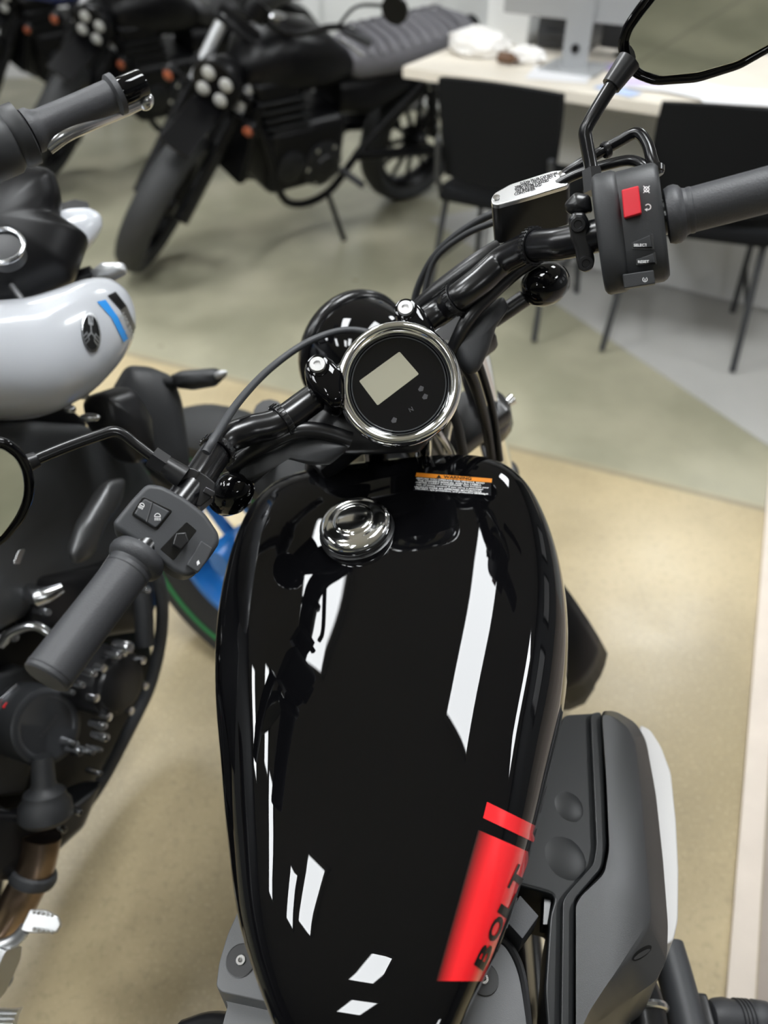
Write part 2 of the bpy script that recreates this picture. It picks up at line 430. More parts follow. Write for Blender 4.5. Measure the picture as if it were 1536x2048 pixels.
# seam lip along the tank's lower right edge
lip = []
for s in st[18:-14]:
    sec = tank_section(*s); lip.append(sec[-4])
MB().tube(lip, .0035, 6).build('tank_seam', SATIN, tank)
# chrome filler cap
cp, cn = tank_hit(714, 1062); cn = (cn*.6 + BU*.4).normalized(); r_ = .0365
MB().lathe([(r_*1.07, -.012), (r_*1.07, .0012), (r_*1.0, .002), (r_*.93, .0022)], cp, cn, 48).build('cap_seat', SATIN, tank)
MB().lathe([(r_*.92, 0), (r_*.99, .003), (r_*1.02, .006), (r_*1.02, .009), (r_*.99, .0125), (r_*.93, .0152), (r_*.82, .0168), (r_*.70, .0174), (r_*.60, .0176), (r_*.555, .0180), (r_*.535, .0190), (r_*.50, .0201), (r_*.42, .0205), (r_*.2, .0207), (0, .0207)], cp, cn, 64).build('fuel_cap', CHROME, tank, ang=75)
# decals: patches of tank surface lifted by a fraction of a millimetre
def patch(quadpx, nu, nv, hit, off=.0004, mb=None):
    a, b, c, d = [Vector(q) for q in quadpx]; mb = mb or MB(); vs = []; fs = []
    for j in range(nv+1):
        for i in range(nu+1):
            u, v = i/nu, j/nv; q = (a*(1-u) + b*u)*(1-v) + (d*(1-u) + c*u)*v
            p, n = hit(q.x, q.y); vs.append(p + n*off)
    for j in range(nv):
        for i in range(nu): k = j*(nu+1)+i; fs.append((k, k+1, k+nu+2, k+nu+1))
    return mb.add(vs, fs)
BOLD = .03
patch([(835, 949), (982, 962), (982, 992), (826, 982)], 14, 6, tank_hit).build('warning_label', LABELB, tank, label='black warning label with an orange heading')
patch([(833, 946), (984, 958), (983, 966), (831, 954)], 14, 2, tank_hit, .0006).build('label_heading', ORANGE, tank)
m_ = MB(); write(m_, 'WARNING', tank_hit, 915, 956.6, 56, 6, -4, off=.0010)
a_, b_, c_ = [tank_hit(*q) for q in ((873, 957), (883, 957.6), (878, 950.6))]; m_.add([p + n*.0010 for p, n in (a_, b_, c_)], [(0, 1, 2)])
m_.build('label_heading_text', INK, tank)
m_ = MB()
for i, (s, x0, w_) in enumerate((('\u2022BEFORE YOU OPERATE THIS VEHICLE, READ', 832, 137), ('THE OWNER\'S MANUAL AND ALL LABELS.', 835, 128), ('\u2022NEVER CARRY A PASSENGER. You increase your', 831, 147), ('risk of losing control if you carry a passenger', 833, 134), ('\u2022ALWAYS WEAR AN APPROVED MOTORCYCLE', 829, 134), ('HELMET, eye protection, and protective clothing.', 831, 141))):
    write(m_, s, tank_hit, x0 + w_/2, 957.3 + i*4.25 + w_*.5*.078, w_, 3.9, -4.3, off=.0008)
write(m_, '1TP-2118K-00', tank_hit, 962, 988, 28, 2.8, -4.3, off=.0008)
m_.build('label_text', WHITEI, tank)
BOLD = 0.
# red stripes on the right flank; the lower block is printed with a fade towards the tank top
patch([(974, 1604), (1078, 1655), (1066, 1684), (966, 1636)], 14, 4, tank_hit).build('stripe_decal', RED, tank, label='narrow red stripe across the tank flank')
def fade_material():
    m = bpy.data.materials.new('red_fade_graphic'); m.use_nodes = True; nt = m.node_tree; b = nt.nodes['Principled BSDF']
    u = nt.nodes.new('ShaderNodeUVMap'); sp = nt.nodes.new('ShaderNodeSeparateXYZ'); nt.links.new(u.outputs[0], sp.inputs[0])
    r = nt.nodes.new('ShaderNodeValToRGB'); r.color_ramp.elements[0].position = .0; r.color_ramp.elements[1].position = .34
    r.color_ramp.elements[0].color = (.003, .003, .003, 1); r.color_ramp.elements[1].color = (.80, .016, .022, 1)
    nt.links.new(sp.outputs[0], r.inputs[0]); nt.links.new(r.outputs[0], b.inputs['Base Color']); b.inputs['Roughness'].default_value = .22; b.inputs['Coat Weight'].default_value = .8
    return m
nu, nv = 16, 16
o = patch([(956, 1660), (1062, 1706), (964, 1962), (872, 1962)], nu, nv, tank_hit).build('stripe_decal', fade_material(), tank, label='broad red tank graphic with black lettering')
uv = o.data.uv_layers.new(name='UVMap')
for p in o.data.polygons:
    for li in p.loop_indices:
        k = o.data.loops[li].vertex_index; uv.data[li].uv = ((k % (nu+1))/nu, (k // (nu+1))/nv)
m_ = MB()
BOLD = .035
for ch, x, y in (('B', 966, 1911), ('O', 990, 1857), ('L', 1013, 1806), ('T', 1033, 1757)):
    m_ = MB(); write(m_, ch, tank_hit, x, y, 52, 22, 65, shear=.2, off=.0009, fine=True); m_.build('letter', INK, tank)
BOLD = .02

# ---- handlebar
LP = [(640, 788, .965), (560, 844, .955), (501, 860, .953), (452, 880, .952), (425, 915, .950), (395, 960, .948), (335, 1038, .943), (277, 1113, .938), (93, 1354, .922)]
RP = [(862, 635, 1.005), (915, 596, 1.03), (958, 563, 1.045), (1001, 525, 1.06), (1040, 503, 1.075), (1068, 492, 1.085), (1107, 489, 1.095), (1140, 484, 1.102), (1260, 455, 1.125), (1341, 431, 1.138), (1640, 352, 1.175)]
LW = [pz(*q) for q in LP]; RW = [pz(*q) for q in RP]
dep = lambda p: (p - CAM).dot(FW)
bar = MB().tube(LW[::-1][1:] + RW[:-1], .0142, 24, 6).build('handlebar', GLOSSM, bike, ang=70)
TC = (LW[0] + RW[0]) / 2
SD = (RW[0] - LW[0]).normalized()                                        # across the turned steering
# cable ties
def tie(a, b, t, name='cable_tie'):
    o = a.lerp(b, t); m = MB().ring(.0156, .0016, o, b - a, 28, 6, 2.2); x, y, z = frame(b - a)
    for k in range(26):
        an = 2*math.pi*k/26; d = x*math.cos(an) + y*math.sin(an); m.box(o + d*.0172, d*.0006, z*.0026, d.cross(z)*.0007)
    m.build(name, SATIN, bike)
tie(LW[0], LW[1], .95); tie(LW[3], LW[4], .6); tie(RW[0], RW[1], .9); tie(RW[5], RW[6], .0)
# grips
def grip(a, b, name, ln=None):
    ax = (b - a).normalized(); L = (b - a).length if ln is None else ln
    MB().lathe([(.0150, -.004), (.0215, -.003), (.0232, .001), (.0232, .005), (.0215, .0085), (.0188, .0105), (.0180, .013), (.0184, .0145), (.0184, .0165), (.0178, .0175), (.0177, L*.5), (.0180, L-.006), (.0183, L-.005), (.0183, L-.0035), (.0178, L-.003), (.0178, L), (.0165, L+.0015), (.006, L+.0025), (0, L+.0025)], a, ax, 40).build(name, RUBBER, bike, ang=30)
grip(LW[7], LW[8], 'grip'); grip(RW[9], RW[10], 'grip', .128)

# ---- steering centre: clamps, instrument, headlight, fork
for px, py, pts in ((638, 741, [(610, 742), (618, 722), (640, 716), (662, 722), (690, 752), (690, 812), (668, 822), (630, 800), (612, 770)]), (813, 628, [(790, 632), (794, 614), (814, 606), (836, 612), (850, 628), (874, 668), (862, 690), (820, 690), (794, 660)])):
    p0 = (LW[0] if px < 700 else RW[0]); d0 = dep(p0) - .012; o = pd(px, py, d0); n = (tocam(o)*.75 + BU*.6).normalized()
    c = MB().inflate([pp(x, y, o - n*.006, n) for x, y in rpoly(pts, 14)], n, .016, .035, p=3.2).build('bar_clamp', GLOSS, bike, ang=60)
    q = o + n*.010
    MB().lathe([(.0076, -.004), (.0080, .0), (.0080, .003), (.0072, .0045), (.0036, .0045), (.0030, .0025), (0, .0025)], q, n, 24).build('clamp_bolt', mat('bolt_zinc', (.8, .8, .8), .3, metal=.9), c)
    MB().lathe([(.0112, -.004), (.0112, .0006), (.0104, .0012), (.0065, .0012)], q, n, 24).build('bolt_washer', GLOSS, c)
d0 = .735; GO = pd(797, 768, d0); tcg = tocam(GO); GNm = (tcg + UP*.16 - RT*.06).normalized(); rg = .0602
g = MB().lathe([(.02, -.062), (.036, -.058), (.050, -.045), (.0555, -.030), (.0570, -.012), (.0575, -.004)], GO, GNm, 56).build('speedometer', SATIN, bike)
MB().lathe([(rg*.97, -.012), (rg, -.006), (rg, -.001), (rg*.985, .003), (rg*.955, .0062), (rg*.92, .0074), (rg*.885, .0074), (rg*.85, .0058), (rg*.81, .002), (rg*.785, -.001), (rg*.775, -.003)], GO, GNm, 72, caps=False).build('chrome_bezel', CHROME, g, ang=75, label='chrome ring around the instrument')
MB().lathe([(rg*.785, -.004), (rg*.77, -.0022), (rg*.755, -.0030), (rg*.74, -.0034), (0, -.0034)], GO, GNm, 64).build('instrument_face', GLASSB, g, ang=20)
MB().ring(rg*.752, .0006, GO - GNm*.0026, GNm, 72, 6).build('face_ring', DARKP, g)
fo = GO - GNm*.0031; fh = plane_hit(fo, GNm)
MB().slab([pp(x, y, fo, GNm) for x, y in rpoly([(718, 762), (799, 703), (838, 748), (755, 811)], 3)], -GNm*.0008).build('lcd_display', LCD, g, label='blank instrument display, beige reflection put into its colour')
m_ = MB(); write(m_, 'N', fh, 822, 819, 8, 9, 28)
for cx, cy in ((850, 793), (842, 777), (788, 840)): m_.add([pp(x, y, fo + GNm*.0003, GNm) for x, y in ((cx-6, cy+2), (cx-1, cy-6), (cx+6, cy-3), (cx+4, cy+5), (cx-3, cy+6))], [(0, 1, 2, 3, 4)])
m_.build('indicator_icon', GREYI, g)
# bracket under the instrument
MB().inflate([pd(x, y, .79) for x, y in rpoly([(640, 800), (700, 770), (800, 830), (860, 880), (840, 905), (700, 910), (610, 900), (560, 880), (600, 850)], 12)], tocam(GO), .018).build('instrument_bracket', SATIN, bike)
SR = V(.80, .55, .12).normalized()                                       # across the turned fork
top_ = pd(934, 705, .90) - SR*.105; axle = pz(1030, 1090, .33) - SR*.105
SA = (top_ - axle).normalized(); LEN = (top_ - axle).length; SR = (SR - SA*SR.dot(SA)).normalized(); SF = SA.cross(SR)
MB().tube([TC - SA*.02, top_ - SF*.03 - SA*.25], .026, 20).build('steering_stem', GLOSSM, bike)
for k in (.0, .17):
    MB().box(top_ - SA*k, SR*.125, SF*.035, SA*.016, .008).build('triple_clamp', SATIN, bike)
for sgn in (-1, 1):
    a = top_ + SR*.105*sgn; b = a - SA*LEN
    fl = MB().tube([a + SA*.01, a.lerp(b, .58)], .0205, 20).build('fork_leg', CHROME, bike)
    MB().tube([a.lerp(b, .56), a.lerp(b, .57), b - SA*.03], [.026, .029, .029], 18).build('fork_slider', SATIN, fl)
    MB().tube([a - SA*.17, a - SA*.185, a - SA*.215, a - SA*.23], [.03, .034, .034, .028], 18).build('fork_clamp', GLOSSM, fl)
    MB().lathe([(.0, 0), (.006, 0), (.008, .012), (.0, .012)], a - SA*.2 + SR*.033*sgn, SR*sgn, 12).build('clamp_bolt', SCREW, fl)
def wheel(mb_parent, o, ax, r, wd, tyre_mat, rim_mat, names=('front_wheel', 'rim', 'brake_disc'), spokes=10, disc=True, stripe=None, ri=.74):
    ax = ax.normalized(); h = wd/2
    e = (.86 - ri)/.12
    t = MB().lathe([(r*ri, -h*.55), (r*(ri + .04*e), -h*.80), (r*.86, -h*1.0), (r*.93, -h*.85), (r*.975, -h*.5), (r, 0), (r*.975, h*.5), (r*.93, h*.85), (r*.86, h), (r*(ri + .04*e), h*.80), (r*ri, h*.55)], o, ax, 64, closed=True).build(names[0], tyre_mat, mb_parent)
    g = ri/.74
    m = MB().lathe([(r*.70*g, -h*.6), (r*.76*g, -h*.62), (r*.76*g, -h*.5), (r*.70*g, -h*.3), (r*.68*g, 0), (r*.70*g, h*.3), (r*.76*g, h*.5), (r*.76*g, h*.62), (r*.70*g, h*.6), (r*.65*g, h*.2), (r*.65*g, -h*.2)], o, ax, 48, closed=True)
    x, y, z = frame(ax)
    for k in range(spokes):
        a = 2*math.pi*k/spokes; d = x*math.cos(a) + y*math.sin(a); m.tube([o + d*r*.10, o + d*r*.67*g], [r*.045, r*.03], 8)
    m.lathe([(r*.09, -h*.9), (r*.14, -h*.5), (r*.14, h*.5), (r*.09, h*.9)], o, ax, 20)
    m.build(names[1], rim_mat, t)
    if disc:
        MB().lathe([(r*.30, -.003), (r*.46, -.003), (r*.46, .003), (r*.30, .003)], o + ax*h*.95, ax, 40, closed=True).build(names[2], STEEL, t)
    if stripe:
        MB().lathe([(r*.735, h*.885 + .0018), (r*.775, h*.92 + .0018)], o, ax, 64, caps=False).build('stripe', stripe, t)
    return t
wheel(bike, axle, SR, .31, .11, TYRE, SATIN)
# front fender: an arc shell over the wheel
vs, fs = [], []; x_, y_ = SF, SA
for i in range(17):
    a = R(20 + 140*i/16); d = SF*math.cos(a) + SA*math.sin(a)
    for j in range(9):
        u = -1 + 2*j/8; vs.append(axle + d*(.335 - .03*u*u) + SR*.068*u)
for i in range(16):
    for j in range(8): fs.append((i*9+j, i*9+j+1, (i+1)*9+j+1, (i+1)*9+j))
o = MB().add(vs, fs).build('front_fender', BGK, bike); k = o.modifiers.new('solid', 'SOLIDIFY'); k.thickness = .003
# headlight: bucket seen from behind
HO = pd(712, 706, .97); HD = V(-.55, .82, -.12).normalized()
hl = MB().lathe([(0, -.095), (.025, -.092), (.048, -.080), (.064, -.058), (.0715, -.03), (.0735, -.004)], HO, HD, 48).build('headlight', GLOSS, bike, ang=70)
MB().lathe([(.0735, -.008), (.078, -.006), (.0795, .0), (.078, .008), (.070, .013), (.066, .012)], HO, HD, 48, caps=False).build('headlight_rim', GLOSSM, hl, ang=70)
MB().lathe([(.067, .012), (.05, .022), (.02, .027), (0, .028)], HO, HD, 40).build('headlight_lens', LENS, hl)
MB().tube([HO - HD*.03 - SA*.07, HO - HD*.06 - SA*.10, top_ - SA*.15], .012, 10).build('headlight_bracket', SATIN, bike)
# cables and hoses between instrument and tank
def cable(pts, r, m=SATIN, name='cable', seg=10, sm=8, par=None):
    return MB().tube([pd(*p) for p in pts], r, seg, sm).build(name, m, par or bike)
cable([(412, 905, .655), (432, 872, .665), (480, 800, .72), (545, 733, .78), (622, 681, .81), (700, 660, .82), (770, 680, .82), (840, 740, .84)], .0038, PLASTG)
cable([(890, 690, .82), (900, 800, .88), (888, 870, .93), (880, 930, .97)], .0085, STEEL, 'brake_hose')
cable([(870, 760, .84), (912, 840, .88), (930, 930, .94)], .006, RUBBER)
cable([(905, 690, .80), (945, 760, .84), (970, 840, .90), (985, 925, .96)], .006, SATIN)
cable([(925, 660, .80), (955, 720, .84), (985, 820, .90), (1000, 920, .96)], .0045, SATIN)
cable([(860, 845, .86), (880, 870, .88), (900, 900, .92), (912, 930, .96)], .005, STEEL, 'brake_hose')
cable([(700, 860, .82), (640, 905, .84), (628, 950, .92)], .012, SATIN, 'wiring_harness')
cable([(750, 870, .84), (752, 930, .92)], .014, GLOSSM, 'mounting_post')
cable([(848, 870, .84), (846, 930, .92)], .010, CHROME, 'mounting_post')
# wiring boots under the bar, left and right
dl = dep(LW[2]); dr_ = dep(RW[2])
MB().inflate([pd(x, y, dl + .03) for x, y in rpoly([(470, 935), (510, 905), (560, 885), (580, 868), (650, 868), (700, 890), (690, 905), (660, 930), (620, 930), (575, 918), (545, 925), (505, 962), (480, 965)], 8)], tocam(LW[2]), .014).build('wiring_boot', PLAST, bike)
cable([(700, 880, dl+.03), (640, 862, dl+.02), (590, 862, dl+.012), (545, 880, dl+.01), (500, 905, dl+.02), (460, 935, dl+.03)], .0085, SATIN, 'wiring_harness')
MB().inflate([pd(x, y, dr_ + .03) for x, y in rpoly([(1006, 592), (1019, 616), (992, 654), (978, 700), (958, 742), (938, 752), (922, 735), (905, 690), (918, 650), (950, 622)], 8)], tocam(RW[1]), .014).build('wiring_boot', PLAST, bike)
cable([(1075, 515, dr_+.012), (1030, 545, dr_+.012), (975, 595, dr_+.012), (935, 640, dr_+.012), (905, 700, dr_+.03)], .0075, SATIN, 'wiring_harness')
cable([(1000, 497, dr_+.012), (950, 528, dr_+.015), (880, 580, dr_+.03), (835, 620, dr_+.05)], .010, SATIN, 'brake_hose')
cable([(1140, 345, dr_), (1060, 400, dr_+.05), (960, 440, dr_+.09), (880, 500, dr_+.13), (838, 570, dr_+.16), (822, 640, dr_+.18)], .0045, PLAST)
cable([(1000, 440, dr_+.06), (930, 470, dr_+.09), (870, 520, dr_+.12), (845, 600, dr_+.14)], .0035, PLAST)
# turn signals: gloss bullets on short stalks
for (px, py), d, (qx, qy), sx, rr in (((1092, 568), dr_ + .035, (985, 640), 1, .0215), ((460, 988), dl + .04, (540, 918), -1, .0205)):
    o = pd(px, py, d); ax = (RT*sx*.9 + UP*.35*sx).normalized() if sx > 0 else (-RT*.75 - UP*.6).normalized()
    b = MB().lathe([(0, rr*1.25), (rr*.55, rr*1.12), (rr*.9, rr*.7), (rr*1.02, rr*.1), (rr*.98, -rr*.5), (rr*.75, -rr*1.1), (rr*.4, -rr*1.4), (0, -rr*1.5)], o, (tocam(o)*-.75 + ax*.6).normalized(), 32).build('turn_signal', GLOSS, bike, ang=70)
    MB().tube([pd(qx, qy, d + .01), o], .009, 14).build('turn_signal_stalk', SATIN, b)

# ---- left controls
dL = dep(LW[6]); oL = LW[6] + tocam(LW[6])*.024; nL = (tocam(oL) + UP*.15 + RT*.05).normalized()
def P2(pts, o, n, r=0): return [pp(x, y, o, n) for x, y in (rpoly(pts, r) if r else pts)]
hs = MB().slab(P2([(294, 966), (325, 970), (371, 995), (412, 1027), (438, 1066), (440, 1085), (424, 1110), (396, 1145), (374, 1154), (350, 1145), (312, 1117), (260, 1076), (230, 1057), (226, 1044), (260, 1002)], oL, nL, 12), -nL*.052, .011, 5, True).build('switch_housing', PLASTG, bike, ang=50)
def button(pts, o, n, up, name, m, par, r=3, bev=.0015, deep=.006):
    return MB().slab(P2(pts, o + n*up, n, r), -n*deep, bev, 3).build(name, m, par, ang=50)
button([(286, 992), (346, 1021), (313, 1062), (262, 1029)], oL, nL, .0006, 'switch_bezel', INK, hs, 6, .0004)
button([(289, 996), (341, 1023), (312, 1057), (267, 1028)], oL, nL, .0035, 'beam_switch', PLASTG, hs, 6, .0022)
MB().tube([pp(305, 1004, oL + nL*.0036, nL), pp(293, 1044, oL + nL*.0036, nL)], .0007, 6).build('switch_ridge', PLAST, hs)
button([(373, 1043), (394, 1061), (347, 1121), (320, 1098)], oL, nL, .0004, 'switch_slot', INK, hs, 3, .0003)
sb = MB().slab(P2([(352, 1066), (372, 1064), (378, 1083), (362, 1099), (345, 1089)], oL + nL*.011, nL, 3), -nL*.014, .003, 3).build('turn_signal_switch', SATIN, hs)
button([(402, 1080), (427, 1096), (414, 1122), (396, 1146), (372, 1130)], oL, nL, .0045, 'horn_button', PLASTG, hs, 5, .0022, .014)
hL = plane_hit(oL + nL*.0037, nL); hL2 = plane_hit(oL + nL*.0047, nL); m_ = MB()
def icon_poly(mb, hit, pts, off=.0003): 
    q = [hit(x, y) for x, y in pts]; mb.add([p + n*off for p, n in q], [tuple(range(len(q)))])
def icon_line(mb, hit, a, b, w=1.2):
    a, b = Vector(a), Vector(b); t = (b-a).normalized(); n = Vector((-t.y, t.x))*w/2; icon_poly(mb, hit, [a+n, b+n, b-n, a-n])
def lamp_icon(mb, hit, cx, cy, s, ang):
    ca, sa = math.cos(R(ang)), math.sin(R(ang)); T = lambda x, y: (cx + (x*ca - y*sa)*s, cy + (x*sa + y*ca)*s)
    arc = [T(1.0*math.cos(R(a)), -.1 - 1.1*math.sin(R(a))) for a in range(0, 181, 30)]
    for p, q in zip(arc, arc[1:] + arc[:1]): icon_line(mb, hit, p, q)
    for k in range(5): icon_line(mb, hit, T(-.9 + .45*k, .25), T(-.9 + .45*k, 1.2), 1.0)
lamp_icon(m_, hL, 315, 1034, 6, 0); m_.build('switch_icon', WHITEI, hs); m_ = MB(); lamp_icon(m_, hL, 283, 1012, 5, 30); m_.build('switch_icon', WHITEI, hs); m_ = MB()
icon_poly(m_, hL2, [(393, 1124), (397, 1120), (400, 1127), (394, 1131)]); icon_line(m_, hL2, (395, 1126), (395, 1131), 2)
m_.build('switch_icon', WHITEI, hs)
# clutch perch, mirror and lever
oP = LW[5] + tocam(LW[5])*.017; nP = (tocam(oP) + UP*.2).normalized()
pc = MB().slab(P2([(371, 934), (388, 936), (412, 950), (431, 966), (427, 992), (400, 1014), (370, 1000), (338, 980)], oP, nP, 4), -nP*.032, .004, 3).build('clutch_perch', SATIN, bike, ang=50)
MB().box(pp(418, 985, oP + nP*.003, nP), (pp(432, 993, oP, nP) - pp(404, 978, oP, nP))*.35, (pp(426, 972, oP, nP) - pp(411, 998, oP, nP))*.2, nP*.004, .001).build('perch_bolt', BOLTK, pc)
MB().slab(P2([(398, 943), (401, 945), (367, 999), (364, 997)], oP + nP*.0004, nP), -nP*.002).build('perch_seam', INK, pc)
d = dep(oP) - .005
mr = MB().tube([pd(x, y, d - k) for x, y, k in ((303, 913, .003), (268, 886, .006), (246, 869, .009), (226, 863, .012), (200, 870, .016), (130, 895, .026), (60, 924, .036))], .0047, 14, 6).build('mirror', GLOSSM, bike, ang=70)
MB().tube([pd(303, 913, d - .003), pd(330, 931, d)], [.0098, .0098], 6).build('lock_nut', SATIN, mr, ang=20)
MB().tube([pd(330, 931, d), pd(366, 955, d + .004)], [.0088, .0105], 16).build('mirror_boss', SATIN, mr)
def mirror_head(outline, o, n, inset, par, back=.022):
    pts = P2(outline, o, n, 14); c = sum(pts, Vector()) / len(pts)
    MB().inflate(pts, -n, back, .002, p=2.6).build('mirror_shell', GLOSS, par, ang=60)
    MB().tube(pts + pts[:1], .0032, 8, 1, False).build('mirror_rim', GLOSS, par, ang=70)
    MB().slab([c + (p - c)*(1 - inset/(p - c).length) + n*.0030 for p in pts], -n*.002, .0008, 2).build('mirror_glass', MIRR, par, label='mirror glass showing the floor')
oM = pd(30, 960, d - .045); nM = (tocam(oM) + V(-.02, -.91, -.41)).normalized()
MB().tube([pd(75, 918, d - .034), pd(52, 928, d - .038)], [.0062, .0075], 14).build('mirror_collar', SATIN, mr)
mirror_head([(10, 883), (40, 905), (56, 935), (62, 968), (58, 1000), (42, 1036), (10, 1075), (-60, 1125), (-150, 1145), (-205, 1085), (-205, 970), (-140, 900), (-60, 876)], oM, nM, .0042, mr)
# clutch lever in front of the grip
ax = (LW[8] - LW[7]).normalized(); dv = -tocam(LW[7])
vs = [pd(239, 1074, .655), pd(172, 1170, .648), pd(106, 1253, .635), pd(70, 1330, .625), pd(100, 1345, .632), pd(150, 1280, .645), pd(215, 1180, .66), pd(262, 1100, .665)]
MB().slab(vs, V(.0, .012, -.012), .004, 3, True).build('clutch_lever', GLOSSM, bike, ang=50)

# ---- right controls
oR = RW[8] + tocam(RW[8])*.026; nR = (tocam(oR) + UP*.12 - RT*.03).normalized(); dR = dep(RW[7])
def bvh_hit(o):
    me = o.data; T = BVHTree.FromPolygons([v.co for v in me.vertices], [tuple(p.vertices) for p in me.polygons])
    def hit(px, py):
        d = ray(px, py).normalized(); p, n, i, t = T.ray_cast(CAM, d)
        if p is None: p, n, i, t = T.find_nearest(CAM + d*.7)
        return p, (n if n.dot(d) < 0 else -n)
    return hit
axR = (RW[9] - RW[7]).normalized(); axR = (axR - nR*axR.dot(nR)).normalized(); vR = axR.cross(nR)
if vR.dot(UP) < 0: vR = -vR
def swept(a, b, vt, vb, dn_, p=3.0):
    """rounded section (vt above, vb below the bar, dn_ deep) from a to b along the bar"""
    pr = []
    for k in range(40):
        t = 2*math.pi*k/40; c, sn = math.cos(t), math.sin(t)
        v = math.copysign(abs(c)**(2/p), c)*(vt + vb)/2 + (vt - vb)/2; pr.append(vR*v + nR*(math.copysign(abs(sn)**(2/p), sn)*dn_))
    L = (b - a).length; st_ = [(0, .93), (.0015, .975), (.004, 1), (L - .005, 1), (L - .002, .97), (L, .92)]; vs = []; fs = []
    for h_, k in st_: vs += [a + axR*h_ + q*k for q in pr]
    for i_ in range(len(st_)-1):
        for k in range(40): fs.append((i_*40+k, i_*40+(k+1) % 40, (i_+1)*40+(k+1) % 40, (i_+1)*40+k))
    return MB().add(vs, fs + [tuple(range(40)), tuple(range(200, 240))])
cR = RW[8] - nR*.004; dR0 = (pp(1194, 470, cR + nR*.028, nR) - cR).dot(axR); dR1 = (pp(1330, 450, cR + nR*.028, nR) - cR).dot(axR)
hs = swept(cR + axR*dR0, cR + axR*dR1, .046, .049, .031).build('switch_housing', PLAST, bike, ang=50)
swept(cR + axR*dR0, cR + axR*(dR0 + .021), .048, .051, .0335).build('housing_step', PLAST, hs, ang=50)
hR = bvh_hit(hs); oR = cR + nR*.0305
k = button([(1243, 380), (1277, 371), (1283, 426), (1248, 436)], oR, nR, .008, 'kill_switch', REDB, hs, 3, .003, .012); k['label'] = 'red engine stop switch'
def ramp_button(pts, rise, name):
    a, b, c, d_ = pts; z0 = oR + nR*.001; z1 = oR + nR*rise
    vs = [pp(*a, z0, nR), pp(*b, z1, nR), pp(*c, z1, nR), pp(*d_, z0, nR)]
    MB().slab(vs, -nR*.008, .0008, 2).build(name, PLAST, hs, ang=30)
button([(1262, 486), (1306, 467), (1309, 499), (1264, 499)], oR, nR, .0004, 'button_well', INK, hs, 3, .0002)
button([(1271, 519), (1311, 504), (1314, 528), (1272, 531)], oR, nR, .0004, 'button_well', INK, hs, 3, .0002)
ramp_button([(1265, 485), (1300, 470), (1304, 494), (1266, 496)], .006, 'select_button')
ramp_button([(1274, 518), (1307, 507), (1310, 525), (1275, 528)], .006, 'reset_button')
button([(1245, 549), (1307, 540), (1311, 567), (1248, 577)], oR, nR, .006, 'start_button', PLAST, hs, 3, .002, .02)
m_ = MB(); hR3 = plane_hit(oR + nR*.0035, nR); hR2 = plane_hit(oR + nR*.0062, nR)
write(m_, 'SELECT', hR3, 1281, 490.5, 27, 5.5, 1, off=.0012); write(m_, 'RESET', hR3, 1287, 523.5, 22, 5.5, 2, off=.0012)
def ring_icon(mb, hit, cx, cy, r, a0, a1, w=1.6):
    pts = [(cx + r*math.cos(R(a)), cy + r*math.sin(R(a))) for a in range(a0, a1+1, 20)]
    for p, q in zip(pts, pts[1:]): icon_line(mb, hit, p, q, w)
m_.build('switch_text', WHITEI, hs); m_ = MB()
ring_icon(m_, hR, 1296, 414, 5.5, -150, 130, 2); icon_poly(m_, hR, [(1289, 419), (1295, 416), (1294, 423)])
m_.build('switch_icon', WHITEI, hs); m_ = MB()
ring_icon(m_, hR, 1293, 379, 5, 0, 360, 1.6); icon_line(m_, hR, (1287, 372), (1299, 386), 1.4); icon_line(m_, hR, (1299, 372), (1287, 386), 1.4)
m_.build('switch_icon', WHITEI, hs); m_ = MB()
ring_icon(m_, hR2, 1290, 559, 4.5, -60, 240, 1.3); icon_line(m_, hR2, (1290, 557), (1290, 562), 1.5)
m_.build('switch_icon', WHITEI, hs)
# brake master cylinder: clamp and reservoir
oC = RW[7] + tocam(RW[7])*.015; nC = tocam(oC)
pc = MB().slab(P2([(1136, 436), (1148, 424), (1168, 424), (1178, 440), (1182, 480), (1190, 520), (1186, 538), (1172, 546), (1156, 540), (1150, 500), (1142, 480)], oC + nC*.007, nC, 6), -nC*.034, .004, 3).build('master_cylinder', SATIN, bike, ang=50)
for x, y in ((1156, 449), (1172, 527)):
    MB().lathe([(.0066, -.006), (.0066, .0015), (.0060, .0025), (.0036, .0025), (.003, .0008), (0, .0008)], pp(x, y, oC + nC*.009, nC), nC, 18).build('clamp_bolt', BOLTK, pc)
MB().inflate(P2([(1128, 408), (1150, 384), (1180, 390), (1186, 425), (1150, 432), (1132, 425)], oC - nC*.012, nC, 8), nC, .010).build('cylinder_body', SATIN, pc)
dRes = dep(RW[5]) + .008; oT = pd(1062, 374, dRes); nT = (BU*.93 - BF*.36).normalized()
outl = [(981, 399), (988, 386), (1020, 368), (1105, 341), (1131, 339), (1141, 352), (1136, 370), (1066, 391), (996, 410), (984, 408)]
res = MB().slab(P2(outl, oT - nT*.004, nT, 6), -BU*.040 + BF*.006, .002, 2).build('brake_reservoir', SATIN, bike, ang=50)
MB().slab(P2(outl, oT, nT, 6), -nT*.0045, .0012, 2).build('reservoir_cap', mat('polished_dark_cap', (.62, .625, .63), .30, metal=1.), res, ang=50)
hT = plane_hit(oT, nT); m_ = MB()
for i, (s, w_) in enumerate((('CLEAN FILLER CAP BEFORE', 78), ('REMOVING. USE ONLY DOT 4', 84), ('FLUID FROM A SEALED', 70), ('-WARNING-', 56), ('CONTAINER', 44))): write(m_, s, hT, 1078 - i*7, 357 + i*6.6, w_, 4.8, 16, shear=-.3, off=.0004)
m_.build('cap_lettering', BOLTK, res)
for x, y in ((993, 396), (1124, 349)): MB().lathe([(.0035, 0), (.0035, .0012), (0, .0014)], pp(x, y, oT, nT), nT, 14).build('cap_screw', SCREW, res)
